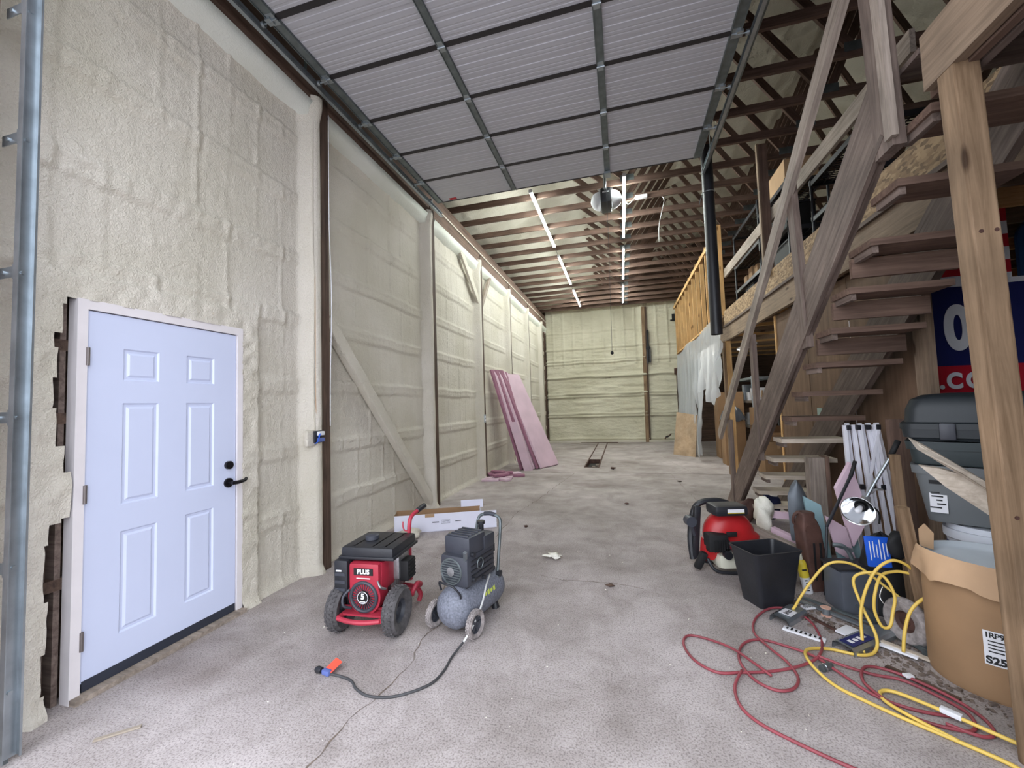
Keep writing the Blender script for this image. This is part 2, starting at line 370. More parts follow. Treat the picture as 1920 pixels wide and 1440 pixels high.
# floor: front slab is the floor itself, the other slabs are its pieces
fl = struct(box('floor', (-3.3, YF-.25, -.16), (XR, 8.86, 0), 'concrete'))
JY = 8.89
for lo, hi in (((-3.3, JY, -.16), (-.93, YB+.2, 0)), ((-.57, JY, -.16), (XR, YB+.2, 0)), ((-.93, JY, -.16), (-.57, 9.6, 0)), ((-.93, 15.5, -.16), (-.57, YB+.2, 0))):
    box('slab', lo, hi, 'concrete', fl)
box('apron_slab', (-9, -9, -.2), (9, YF-.26, -.012), 'concrete', fl)
box('gap_filler', (-3.3, 8.6, -.16), (XR, 9.0, -.05), 'dirt', fl)
def crack(pts, wd):
    bm = B(); P = []
    for a, b in zip(pts, pts[1:]):
        a = Vector(a); b = Vector(b); n = max(2, int((b-a).length/.06))
        for k in range(n): P.append(a.lerp(b, k/n))
    P.append(Vector(pts[-1])); L = []; R = []
    for i, p in enumerate(P):
        t = (P[min(i+1, len(P)-1)]-P[max(i-1, 0)]).normalized(); nn = Vector((-t.y, t.x)); j = random.uniform(-.016, .016); ww = wd*random.uniform(.1, .9)
        q = p+nn*j; L.append(bm.verts.new((q.x+nn.x*ww, q.y+nn.y*ww, .0012))); R.append(bm.verts.new((q.x-nn.x*ww, q.y-nn.y*ww, .0012)))
    for i in range(len(P)-1): bm.faces.new([L[i], L[i+1], R[i+1], R[i]])
    ob('crack', bm, 'dirt', fl)
crack([(-1.38, 1.1), (-1.33, 1.75), (-1.30, 1.95), (-1.26, 2.17), (-1.32, 2.44), (-1.29, 2.6), (-1.5, 3.2), (-1.62, 3.7), (-1.45, 4.6), (-1.5, 5.4), (-1.33, 6.4), (-1.2, 7.6), (-1.05, 8.8)], .007)
crack([(-.75, 3.55), (-.5, 3.5), (-.2, 3.52), (.1, 3.45)], .005)
crack([(-1.62, 3.7), (-2.2, 3.9), (-2.7, 3.75)], .004)
crack([(.9, 8.8), (1.0, 6.6), (1.15, 5.2)], .004)
crack([(1.35, 8.9), (1.1, 10.5), (.9, 12.5), (.8, 15.4)], .004)
# trench drain in the rear slab
td = thing('trench_drain', 'narrow trench drain with steel lids running towards the far wall', 'drain', (-.75, 9.62, 0))
box('pit', (-.18, -.02, -.15), (.18, 5.9, -.11), 'darkvoid', td)
for s in (-1, 1): box('rail', (s*.16-.014, 0, -.1), (s*.16+.014, 5.85, .006), 'rust', td)
for a in (0, 1.35, 5.83): box('crossbar', (-.15, a, -.1), (.15, a+.025, .005), 'rust', td)
for k in range(7): box('lid', (-.142, 1.39+k*.635, -.012), (.142, 1.39+k*.635+.625, .003), 'concrete', td)
for k in range(3): box('rubble', (-.1+k*.07, .3+.3*k, -.11), (-.03+k*.07, .42+.3*k, -.07), 'greywood', td)
tl = box('drain_grate', (-1.55, 15.45, 0), (-.2, 15.53, .02), 'rust'); tag(tl, 'flat rusty steel strip lying along the foot of far wall', 'strip')

# ---- left wall: foam skin with ridges, posts, braces and plates
POSTS = [3.3, 5.72, 8.0, 10.28, 12.5, 14.75]
GIRT = [.58, 1.14, 1.74, 2.34, 2.92, 3.5, 4.06]
def hole(Y, z):   # entry door with the torn edge of foam beside its hinge jamb
    ragged = 1.47-.045*vnoise(z*7, z*0, 5)-.05*(z < .95)-.03*((z > 1.35) & (z < 1.95))
    ragged = np.where((z > .98) & (z < 1.22), 1.5, ragged)
    return (Y > ragged) & (Y < 2.505) & (z < 2.15)
def hleft(Y, z):
    near = np.clip((3.4-Y)/1.5, 0, 1)
    h = .008*(vnoise(Y*2.2, z*2.2, 1)-.5)+(.004+.012*near*(Y < 1.6))*(vnoise(Y*9, z*15, 2)-.5)+(.006+.007*near)*(vnoise(Y*26, z*34, 3)-.5)
    for g in GIRT:
        wob = .02*(vnoise(Y*3, g*5, 4)-.5)
        h = h+.019*(sstep(g-.075+wob, g-.055+wob, z)-sstep(g+.055+wob, g+.09+wob, z))-.016*ridge(z-g+.085-wob, .02)+.01*ridge(z-g-.045-wob, .02)
    q = Y*3.9; cell = np.floor(q); fr = q-cell-.28-.44*vnoise(cell*3.3, np.floor(z/.6)*1.7, 7)*.5
    amp = np.clip((vnoise(cell*3.7, np.floor(z/.6)*2.3, 6)-.22)*2.2, 0, 1)
    h = h+amp*(.015*ridge(fr, .11)-.012*ridge(fr-.19, .09))
    for p in POSTS:
        d = Y-p
        f = .135*sstep(-.21, -.1, d)*(1-sstep(-.05, -.044, d))+.02*np.exp(-(d/.28)**2)
        h = np.maximum(h, f+.006*(vnoise(Y*30, z*5, 8)-.5))
    dd = np.maximum(np.maximum(1.43-Y, Y-2.55), z-2.2)
    h = np.where((dd < .1) & (dd > -.1), np.maximum(h, .035+.02*vnoise(Y*18, z*18, 9)), h)
    h = h+.03*sstep(4.3, 4.48, z)+.035*(1-sstep(.0, .09, z))
    return h
Ys = np.concatenate([np.arange(YF-.3, 3.6, .0165), np.arange(3.6, 8.4, .02), np.arange(8.4, YB+.06, .03)]); Zs = np.concatenate([np.arange(-.005, 4.52, .02), [4.56]])
wl = struct(gridmesh('wall_left', Ys, Zs, lambda Y, z: (XL+.03+hleft(Y, z), Y, z), 'foam', keep=lambda Y, z: ~hole(Y, z)))
box('backing', (XL-.14, YF-.3, -.05), (XL-.07, YB+.1, 5.3), 'darkwood', wl)
for i, p in enumerate(POSTS): beam('post', (XL+.06, p+.01, 0), (XL+.06, p+.01, 4.66), .12, .22, 'darkwood', wl, up=(1, 0, 0))
for a, b in zip([YF-.25]+POSTS, POSTS+[YB]):   # header boards, bay by bay
    beam('header', (-2.80, a+.05, 4.615), (-2.80, b-.01, 4.615), .05, .19, 'oldwood_red', wl)
    bm = B(); n = 14
    for k in range(n+1):
        t = k/n; y = a+.09+(b-.05-a-.09)*t; e = .02*random.random()+.09*max(0, (t-.93)/.07)+.05*max(0, (.04-t)/.04)
        vs = [bm.verts.new((x, y, z)) for x, z in ((-2.9, 4.36-e), (-2.80, 4.41-e), (-2.755, 4.50), (-2.84, 4.54))]
        if k:
            for q in range(3): bm.faces.new([pv[q], pv[q+1], vs[q+1], vs[q]])
        pv = vs
    ob('foam_fillet', bm, 'foam_pale', wl, smooth=True)
beam('top_plate', (-2.86, YF-.25, 4.86), (-2.86, YB, 4.86), .09, .26, 'truss', wl)
beam('ledger', (-2.80, 5.8, 4.78), (-2.80, YB, 4.78), .04, .12, 'oldwood_red', wl)
beam('foam_bead', (-2.765, YF, 4.722), (-2.765, YB, 4.722), .03, .025, 'foam', wl)
beam('brace', (-2.83, 3.4, 2.42), (-2.83, 5.6, .1), .13, .1, 'foam', wl, up=(1, 0, 0), bev=.02)
beam('knee_brace', (-2.82, 6.95, 4.52), (-2.80, 7.98, 3.62), .14, .05, 'foam', wl, up=(1, 0, 0), bev=.01)
beam('knee_brace', (-2.81, 8.85, 4.55), (-2.80, 8.08, 3.62), .09, .05, 'greywood', wl, up=(1, 0, 0))
for z in (.62, 1.02, 1.5, 1.9): box('blocking', (XL-.06, 1.36, z-.03), (XL+.0, 1.52, z+.03), 'darkwood', wl)
box('stud_exposed', (XL-.07, 1.3, 0), (XL-.015, 1.44, 2.25), 'oldwood', wl)
box('stud_exposed', (XL-.07, 1.47, 0), (XL+.0, 1.495, 2.2), 'oldwood', wl)
# cables stapled up the first post
cb = thing('cable_bundle', 'pale cables running up the first wall post to the top plate', 'cables', (-2.78, 3.2, 0))
for k in range(4):
    bm = B(); tube(bm, [(.012+.004*k, -.03+.022*k+random.uniform(-.01, .01), z) for z in (1.3, 1.6, 2.1, 2.7, 3.3, 3.9, 4.5)], .006, n=6, smooth=4); ob('cable', bm, 'card2' if k % 2 else 'foam', cb, smooth=True)
bm = B(); tube(bm, [(.03, .17, 4.5), (.035, .16, 3.4), (.04, .18, 2.6), (.03, .165, 1.8), (.03, .16, 1.35)], .0045, n=6); ob('cable', bm, 'whitep', cb, smooth=True)
eb = thing('electrical_box', 'open blue and black electrical outlet box on the first post', 'outlet', (-2.77, 3.19, 1.26))
bm = B(); bx(bm, (0, 0, 0), (.07, .1, .11), bev=.006); ob('box_body', bm, 'black', eb, auto=True)
for k in (-1, 1): bm = B(); bx(bm, (.045, .01, k*.03), (.03, .075, .038), bev=.008); ob('socket', bm, 'print_white' if k > 0 else 'plugblue', eb, auto=True)
bm = B(); tube(bm, [(.05, -.03, 0), (.09, -.05, .03), (.07, -.06, -.04), (.03, -.05, -.06)], .005, n=6); ob('loose_wire', bm, 'blue', eb, smooth=True)
bm = B(); bx(bm, (0, 0, -.01), (.05, .12, .15), bev=.02); ob('foam_surround', bm, 'foam', eb, auto=True, loc=(-.01, -.06, 0))
o2 = thing('outlet_box', 'small grey outlet box on the post behind pink boards', 'outlet', (-2.765, 7.95, 1.24))
bm = B(); bx(bm, (0, 0, 0), (.06, .1, .17), bev=.008); ob('box_body', bm, 'galv', o2, auto=True)
for k in (-1, 1): box('socket', (.029, -.025, k*.035-.02), (.036, .025, k*.035+.02), 'whitep', o2)

# ---- entry door in the left wall
d = struct(bpy.data.objects.new('door_1', None)); COL.objects.link(d); d.location = (-2.865, 1.553, 0); d['label'] = 'white six panel steel entry door set in the foam wall'
DW, DZ0, DZ1 = .9, .075, 2.1
panels = [(.17, .365, 1.715, 1.905), (.535, .73, 1.715, 1.905), (.17, .365, .985, 1.58), (.535, .73, .985, 1.58), (.17, .365, .25, .83), (.535, .73, .25, .83)]
bm = B()   # leaf: cells between the panels flush, panels recessed with a raised field
ysp = sorted({0, DW, *[p[0] for p in panels], *[p[1] for p in panels]}); zsp = sorted({DZ0, DZ1, *[p[2] for p in panels], *[p[3] for p in panels]})
for a, b in zip(ysp, ysp[1:]):
    for c, e in zip(zsp, zsp[1:]):
        if any(abs(p[0]-a) < 1e-6 and abs(p[2]-c) < 1e-6 for p in panels): continue
        if any(p[0]-1e-6 <= a and b <= p[1]+1e-6 and p[2]-1e-6 <= c and e <= p[3]+1e-6 for p in panels): continue
        bm.faces.new([bm.verts.new((0, a, c)), bm.verts.new((0, b, c)), bm.verts.new((0, b, e)), bm.verts.new((0, a, e))])
for lo, hi in (((-.045, 0, DZ0), (-.044, DW, DZ1)),): bx(bm, ((lo[0]+hi[0])/2, DW/2, (DZ0+DZ1)/2), (.001, DW, DZ1-DZ0))
for y in (0, DW): bx(bm, (-.022, y, (DZ0+DZ1)/2), (.044, .001, DZ1-DZ0))
bx(bm, (-.022, DW/2, DZ1), (.044, DW, .001))
bmesh.ops.remove_doubles(bm, verts=bm.verts[:], dist=1e-5)
leaf = ob('leaf', bm, 'whitedoor', d)
for a, b, c, e in panels:
    bm = B(); rings = []
    for off, x in ((0, 0), (.008, -.010), (.022, -.010), (.034, -.002), (.052, -.002)):
        rings.append([bm.verts.new((x, y, z)) for y, z in ((a+off, c+off), (b-off, c+off), (b-off, e-off), (a+off, e-off))])
    for r0, r1 in zip(rings, rings[1:]):
        for k in range(4): bm.faces.new([r0[k], r0[(k+1) % 4], r1[(k+1) % 4], r1[k]])
    bm.faces.new(rings[-1]); ob('door_panel', bm, 'whitedoor', d)
box('door_sweep', (-.04, .005, .03), (.004, DW-.005, .085), 'sweep', d)
for lo, hi in (((-.06, -.052, 0), (.012, -.006, 2.16)), ((-.06, DW+.006, 0), (.012, DW+.052, 2.16)), ((-.06, -.006, 2.106), (.012, DW+.006, 2.16))): box('jamb', lo, hi, 'frame', d)
box('threshold', (-.06, -.05, 0), (.06, DW+.05, .028), 'greywood', d)
for z in (.3, 1.08, 1.84):
    bm = B(); cyl(bm, (.012, -.004, z-.05), (.012, -.004, z+.05), .009, n=12); bx(bm, (.0, -.003, z), (.02, .012, .1)); ob('hinge', bm, 'hinge', d, auto=True)
bm = B(); cyl(bm, (0, DW-.06, 1.115), (.02, DW-.06, 1.115), .03, n=24); bx(bm, (.026, DW-.06, 1.115), (.014, .03, .01)); ob('deadbolt', bm, 'bronze', d, auto=True)
bm = B(); cyl(bm, (0, DW-.06, .985), (.014, DW-.06, .985), .034, n=24); cyl(bm, (.014, DW-.06, .985), (.06, DW-.06, .985), .012)
tube(bm, [(.058, DW-.065, .985), (.066, DW-.03, .985), (.064, DW+.02, .99), (.055, DW+.045, 1.0)], lambda t: .015-.003*t, n=10); ob('handle', bm, 'bronze', d, auto=True)

# ---- far wall: foamed-over sectional door, post and side panel
def hback(x, z):
    h = .012*(vnoise(x*1.5, z*2, 11)-.5)+.03*(vnoise(x*1.6, z*9, 12)-.5)*(z > .8)*(z < 3.6)+.012*(vnoise(x*5, z*26, 13)-.5)+.006*(vnoise(x*24, z*24, 14)-.5)
    for g, a in ((.12, .025), (.98, .05), (1.08, .04), (1.74, .05), (1.83, .045), (2.5, .055), (3.05, .04), (3.14, .035), (3.6, .03), (4.25, .015)):
        wob = .05*(vnoise(x*1.7, g*7, 15)-.5)
        h = h+a*ridge(z-g-wob, .05)-.5*a*ridge(z-g+.07-wob, .035)
    h = h+.05*sstep(.74, .8, x)*(1-sstep(.9, .96, x))+.02*ridge(np.mod(x*2.6, 1)-.5, .14)*(z > 2.9)
    h = h-.05*(x < -2.82)
    return 1.7*h
wb = struct(gridmesh('wall_back', np.arange(-3.0, 2.5, .035), np.arange(-.01, 5.25, .03), lambda x, z: (x, YB-.03-hback(x, z), z), 'foam_back'))
box('backing', (-3.1, YB+.02, -.05), (XR, YB+.1, 7.9), 'darkwood', wb)
beam('post', (.84, YB-.1, 0), (.9, YB-.1, 5.0), .12, .1, 'post', wb, up=(0, 1, 0))
beam('post', (.93, YB-.09, 0), (.99, YB-.09, 5.0), .06, .08, 'darkwood', wb, up=(0, 1, 0))
beam('corner_post', (-2.87, YB-.06, 0), (-2.87, YB-.06, 4.7), .07, .08, 'darkwood', wb, up=(0, 1, 0))
box('sill_strip', (-2.85, YB-.14, 0), (2.1, YB-.02, .07), 'foam', wb)
jk = thing('hanging_prop', 'long black adjustable prop hung beside the post on far wall', 'tool', (1.02, YB-.16, 2.9))
bm = B(); bx(bm, (0, 0, .62), (.07, .05, 1.2), bev=.008); ob('upper_tube', bm, 'blackm', jk, auto=True)
bm = B(); bx(bm, (-.03, 0, .25), (.05, .05, .55), bev=.008); bx(bm, (.06, 0, .3), (.035, .04, .6), bev=.006); ob('legs', bm, 'charcoal', jk, auto=True)
bm = B(); bx(bm, (0, -.01, .55), (.16, .07, .1), bev=.01); ob('clamp', bm, 'blackm', jk, auto=True)
# small valve at the foot of the side panel
vv = thing('wall_valve', 'small dark pipe valve low on the far wall', 'valve', (1.5, YB-.2, 0))
bm = B(); tube(bm, [(-.05, .1, .12), (-.05, 0, .13), (0, -.02, .2), (.1, -.02, .24), (.15, 0, .3)], .022, n=8); ob('pipe', bm, 'rust', vv, smooth=True)
bm = B(); cyl(bm, (.02, -.06, .2), (.02, 0, .2), .035, n=14); bx(bm, (.02, -.07, .2), (.14, .014, .02)); ob('valve_handle', bm, 'blackm', vv, auto=True)

# ---- front and right walls (mostly outside the view), roof
wf = struct(box('wall_front', (-3.1, YF-.25, 4.3), (XR, YF-.12, 8), 'darkwood'))
box('jamb', (-3.05, YF-.3, 0), (-2.745, 1.135, 4.3), 'oldwood_red', wf)
box('side_panel', (1.3, YF-.25, 0), (XR, YF-.12, 4.3), 'darkwood', wf)
wr = struct(box('wall_right', (XR-.05, YF-.25, 0), (XR+.1, YB, 7), 'panel'))
def roof(U, a, b, nm_):
    def fn(x, y):
        z = np.where(x < 3.6, TZ+.15+(x+2.95)*.36, TZ+.15+6.55*.36-(x-3.6)*.36)
        s = np.mod((y-6.66)/.605+.5, 1)-.5
        return (x, y, z+.02*(vnoise(x*3, y*3, 21)-.5)+.02*(vnoise(x*9, y*9, 22)-.5)-.035*ridge(s, .16)-.02*ridge(np.mod(x*1.64, 1)-.5, .12))
    return gridmesh(nm_, U, np.arange(a, b, .055), fn, 'foam_roof')
ce = struct(roof(np.arange(-3.05, XR+.1, .06), YF-.2, YB+.1, 'ceiling'))
box('roof_deck', (-3.1, YF-.25, 8.2), (XR, YB+.1, 8.25), 'darkwood', ce)
# ---- trusses: every one a thing with chords and webs
TY0, TS = 6.66, .605
def ordn(n): return ['first', 'second', 'third', 'fourth', 'fifth', 'sixth', 'seventh', 'eighth', 'ninth', 'tenth', 'eleventh', 'twelfth', 'thirteenth', 'fourteenth', 'fifteenth', 'sixteenth'][n]
def rt(x): return roofz(x)-.02
WEBS = [((-.75, 1), (.22, 0)), ((.26, 0), (1.36, 1)), ((1.4, 1), (2.48, 0)), ((2.54, 0), (3.58, 1)), ((3.62, 1), (4.7, 0)), ((4.76, 0), (5.7, 1))]
for k in range(-8, 15):
    y = TY0+k*TS
    lab = ('%s brown wooden roof truss counted from the raised door to far wall' % ordn(k)) if k >= 0 else ('brown wooden roof truss above the raised door, %s back from its inner edge' % ordn(-k-1))
    t = thing('roof_truss', lab, 'roof truss', (0, y, 0), group='wooden roof trusses')
    j = random.uniform(-.012, .012)
    beam('bottom_chord', (-2.92, 0, TZ+.05+j), (XR-.06, 0, TZ+.05+j), .04, .1, 'truss', t)
    beam('top_chord', (-2.92, 0, rt(-2.92)), (3.6, 0, rt(3.6)), .04, .1, 'truss', t)
    beam('top_chord', (3.6, 0, rt(3.6)), (XR-.06, 0, rt(XR-.06)), .04, .1, 'truss', t)
    for (xa, ta), (xb, tb) in WEBS:
        beam('web', (xa, .004, rt(xa)-.03 if ta else TZ+.1), (xb, .004, rt(xb)-.03 if tb else TZ+.1), .038, .09, 'truss', t)
    for xg in (.24, 2.51):
        bm = B(); bx(bm, (xg, -.024, TZ+.1), (.22, .002, .1)); ob('gusset_plate', bm, 'galv_dark', t)

# ================================================================ OVERHEAD DOOR
gd = thing('overhead_door', 'raised sectional steel garage door hanging overhead on horizontal tracks', 'garage door', (0, 1.23, 4.6))
SEC, DXL, DXR = .615, -2.56, 1.12
prof = [(0.0, .0)]
ribs = [(.06, .012, .0025), (.13, .004, .0018), (.17, .004, .0018), (.225, .016, .004), (.3, .004, .0018), (.34, .004, .0018), (.395, .016, .004), (.47, .004, .0018), (.51, .004, .0018), (.555, .008, .0025)]
P = [(.018, 0)]
for c, w2, hh in ribs: P += [(c-w2-.004, 0), (c-w2, hh), (c+w2, hh), (c+w2+.004, 0)]
P += [(.597, 0)]
bm = B(); A = [bm.verts.new((DXL, y, z)) for y, z in P]; C = [bm.verts.new((DXR, y, z)) for y, z in P]
for i in range(len(P)-1): bm.faces.new([A[i], A[i+1], C[i+1], C[i]])
bx(bm, ((DXL+DXR)/2, .3075, .045), (DXR-DXL, .579, .002)); 
sec_me = None
STX = [DXL+.045, -1.36, -.05, DXR-.045]
for k in range(7):
    if k == 0:
        s = ob('door_section', bm, 'doorskin', gd); sec_me = s.data
    else:
        s = bpy.data.objects.new('door_section', sec_me); link(s, gd)
    s.location = (0, k*SEC, 0)
    if k: box('section_seam', (DXL+.01, -.024, -.004), (DXR-.01, .026, .04), 'seam', s)
    for i, x in enumerate(STX):
        ww = .045 if i in (0, 3) else .036
        bm2 = B(); bx(bm2, (x, .3075, -.006), (2*ww, .57, .012)); bx(bm2, (x-ww+.006, .3075, -.016), (.006, .57, .012)); bx(bm2, (x+ww-.006, .3075, -.016), (.006, .57, .012)); ob('stile', bm2, 'galv_dark', s)
        if k:
            bm2 = B(); bx(bm2, (x, .0, -.014), (.062, .1, .004)); cyl(bm2, (x-.036, 0, -.02), (x+.036, 0, -.02), .008, n=10); ob('hinge', bm2, 'galv', s, auto=True)
            if i in (0, 3):
                sg = -1 if i == 0 else 1
                bm2 = B(); cyl(bm2, (x, 0, -.03), (x+sg*.1, 0, -.03), .006, n=8); cyl(bm2, (x+sg*.078, 0, -.03), (x+sg*.1, 0, -.03), .023, n=14); bx(bm2, (x+sg*.03, 0, -.022), (.05, .06, .02)); ob('roller', bm2, 'galv', s, auto=True)
box('end_seal', (DXL, 7*SEC-.02, -.004), (DXR, 7*SEC, .05), 'seam', gd)
bm = B(); bx(bm, (DXL+.27, 7*SEC-.06, -.003), (.11, .05, .004)); ob('warning_sticker', bm, 'redprint', gd)
box('pull_bracket', (-.09, 7*SEC-.1, -.05), (-.01, 7*SEC+.02, -.02), 'galv', gd)
def sweep(prof, path, x0, sg):
    bm = B(); rings = []
    for i, (y, z) in enumerate(path):
        a = path[max(i-1, 0)]; b = path[min(i+1, len(path)-1)]; t = Vector((b[0]-a[0], b[1]-a[1])).normalized(); n = Vector((-t.y, t.x))
        rings.append([bm.verts.new((x0+sg*u, y+n.x*v, z+n.y*v)) for u, v in prof])
    m = len(prof)
    for r0, r1 in zip(rings, rings[1:]):
        for k in range(m): bm.faces.new([r0[k], r0[(k+1) % m], r1[(k+1) % m], r1[k]])
    bm.faces.new(rings[0]); bm.faces.new(rings[-1][::-1]); return bm
CH = [(0, -.03), (.034, -.03), (.034, -.022), (.031, -.022), (.031, -.027), (.003, -.027), (.003, .027), (.034, .027), (.034, .03), (0, .03)]
ANG = [(-.004, -.035), (-.001, -.035), (-.001, .032), (-.05, .032), (-.05, .029), (-.004, .029)]
for sg, x0, lab in ((1, -2.665, 'galvanised overhead door track along the foam wall'), (-1, 1.222, 'galvanised overhead door track hanging beside the stairs')):
    t = thing('door_track', lab, 'door track', (0, 0, 0))
    path = [(1.2, .02), (1.2, 1), (1.2, 2), (1.2, 3), (1.2, 4.16)]+[(1.2+.4-.4*math.cos(a), 4.16+.4*math.sin(a)) for a in np.linspace(.15, PI/2, 10)]+[(2.5, 4.565), (4, 4.568), (5.85, 4.57)]
    ob('rail', sweep(CH, path, x0, sg), 'galv', t, auto=True)
    ob('angle_iron', sweep(ANG, [(1.62, 4.59), (4, 4.592), (5.88, 4.595)], x0, sg), 'galv_dark', t)
    if sg == 1: ob('jamb_angle', sweep([(-.05, -.02), (-.001, -.02), (-.001, .0), (-.004, .0), (-.004, -.017), (-.05, -.017)], [(1.185, .0), (1.185, 2), (1.185, 4.2)], x0, sg), 'galv_dark', t)
    for z in (.3, .84, 1.51, 2.18, 2.82, 3.46):
        bm = B(); bx(bm, (x0-sg*.06, 1.175, z), (.12, .004, .05)); bx(bm, (x0-sg*.004, 1.2, z), (.006, .06, .07)); cyl(bm, (x0-sg*.006, 1.2, z), (x0+sg*.012, 1.2, z), .009, n=8); cyl(bm, (x0-sg*.07, 1.165, z), (x0-sg*.07, 1.18, z), .009, n=8); ob('bracket', bm, 'galv', t)
    for yy in (3.0, 5.6):
        bm = B(); bx(bm, (x0-sg*.03, yy, 4.8), (.004, .035, .42)); ob('hanger', bm, 'galv_dark', t)
# opener with its rail and release cord
op = thing('door_opener', 'black and white electric garage door opener under the trusses', 'door opener', (-.1, 6.62, 4.66))
bm = B(); bx(bm, (0, .1, .155), (.17, .42, .24), bev=.025); ob('motor_housing', bm, 'black', op, auto=True)
for s in (-1, 1):
    bm = B(); lathe(bm, [(.001, -.16), (.1, -.15), (.15, -.09), (.165, 0), (.15, .09), (.1, .15), (.001, .16)], axis=(0, 1, 0), n=22)
    for v in bm.verts: v.co = Vector((s*abs(v.co.x)*1.05 if True else 0, v.co.y, v.co.z*.85))
    ob('light_cover', bm, 'whitep', op, smooth=True, loc=(s*.078, .1, .155))
box('rail', (-.02, -5.3, .2), (.02, -.1, .245), 'galv', op)
bm = B(); tube(bm, [(0, -.62, .2), (.005, -.66, .05), (0, -.7, -.06)], .018, n=8); ob('door_arm', bm, 'galv', op)
for s in (-1, 1): beam('hanger_strap', (s*.09, .1, .27), (s*.12, .1, .48), .025, .003, 'galv', op, up=(0, 1, 0))
box('nameplate', (-.05, -.114, .19), (.05, -.11, .205), 'print_white', op)
bm = B(); tube(bm, [(.02, -.3, .2), (.01, -.32, -1.0), (-.01, -.32, -2.4)], .0035, n=6); rc = ob('release_cord', bm, 'cord', op)
bm = B(); lathe(bm, [(.001, -.03), (.022, -.018), (.026, 0), (.018, .02), (.001, .03)], c=(-.01, -.32, -2.42), n=14); ob('knob', bm, 'blackm', rc, smooth=True)
# ================================================================ TUBE LIGHTS
rows = {-1.28: 'left', .19: 'right'}
spans = [(6.3, 8.7, 'nearest'), (9.33, 11.65, 'middle'), (12.3, 14.45, 'farthest')]
for x, side in rows.items():
    for a, b, nmz in spans:
        t = thing('tube_light', '%s lit tube lamp in the %s row under the trusses' % (nmz, 'row by the foam wall,' if side == 'left' else 'row nearer the loft,'), 'lamp', (x, (a+b)/2, 4.94), group='lit tube lamps under the trusses')
        t['label'] = '%s lit tube lamp in the row %s' % (nmz, 'nearer the foam wall' if side == 'left' else 'nearer the loft')
        L = (b-a)/2
        bm = B(); bx(bm, (0, 0, .035), (.045, 2*L, .02)); 
        for s in (-1, 1): bx(bm, (0, s*L, .02), (.055, .03, .05))
        ob('housing', bm, 'whitep', t)
        bm = B(); cyl(bm, (0, -L+.02, .008), (0, L-.02, .008), .021, n=12); ob('tube', bm, 'tube_on', t, smooth=True)
    for (a, b, _), (c, e, _) in zip(spans, spans[1:]):
        bm = B(); tube(bm, [(x, b, 4.96), (x+.02, (b+c)/2, 4.9), (x, c, 4.96)], .005, n=6); tag(ob('lamp_cord', bm, 'cord'), 'short power cord linking two tube lamps at %s of the %s row' % ('front' if b < 9 else 'back', 'wall side' if side == 'left' else 'loft side'), 'cord')
pb = thing('power_strip', 'white outlet strip on a truss beside the door opener', 'outlet', (.48, 7.2, 5.02))
bm = B(); bx(bm, (0, 0, 0), (.2, .06, .06), bev=.008); ob('strip_body', bm, 'whitep', pb, auto=True)
bm = B(); tube(bm, [(-.1, -.02, 0), (-.2, -.02, -.1), (-.24, -.02, -.08), (-.28, 0, .02)], .006, n=6); ob('lead', bm, 'cord_white', pb, smooth=True)
bm = B(); tube(bm, [(.8, 7.3, 5.05), (.86, 7.3, 4.95), (.8, 7.32, 4.7), (.76, 7.35, 4.5), (.75, 7.36, 4.25)], .007, n=6); tag(ob('hanging_wire', bm, 'cord_white', smooth=True), 'loose white wire dangling from truss between opener and black pipe', 'wire')
# black pipe hanging by the track end
pp = thing('black_pipe', 'black plastic pipe hanging upright from the trusses by the loft', 'pipe', (1.28, 5.98, 2.36))
bm = B(); lathe(bm, [(.066, 0), (.074, 0), (.074, 2.62), (.066, 2.62)], n=28, closed=True); ob('pipe_wall', bm, 'black', pp, auto=True)
bm = B(); tor(bm, (0, 0, 1.97), (0, 0, 1), .077, .005, 24, 6); tube(bm, [(-.07, 0, 1.97), (-.1, 0, 1.9), (-.12, .02, 1.83)], .005, n=5); ob('wire_tie', bm, 'galv', pp)
# ================================================================ LOFT
LX = 2.05
lf = thing('loft_platform', 'timber loft platform with chipboard edge over the storage bay', 'loft', (LX, 0, 0))
beam('rim_beam', (.02, 1.2, 2.765), (.02, YB-.1, 2.765), .05, .27, 'rim', lf)
beam('edge_board', (-.012, 2.6, 3.06), (-.012, 8.8, 3.06), .018, .3, 'osb', lf)
beam('edge_strip', (-.02, 2.6, 2.915), (-.02, 8.8, 2.915), .03, .035, 'oldwood', lf)
for k in range(34): beam('joist', (.05, 1.5+.42*k, 3.02), (4.4, 1.5+.42*k, 3.02), .04, .2, 'rim' if k % 3 else 'stud', lf)
for k in range(7): box('deck_sheet', (0, 1.2+2.05*k, 3.125), (4.45, 1.2+2.05*(k+1)-.006, 3.145), 'osb', lf)
# guard rail of the loft
gr = thing('loft_guard_rail', 'weathered board guard rail along the loft edge', 'guard rail', (LX, 0, 3.14))
beam('rail_board', (.05, 3.4, .84), (.05, 8.8, .84), .035, .17, 'greywood', gr)
beam('guard_post', (-.02, 6.2, .006), (-.02, 6.2, 1.86), .11, .05, 'oldwood_red', gr, up=(0, 1, 0))
beam('post_batten', (-.088, 6.18, .006), (-.088, 6.18, 1.86), .02, .06, 'rim', gr, up=(0, 1, 0))
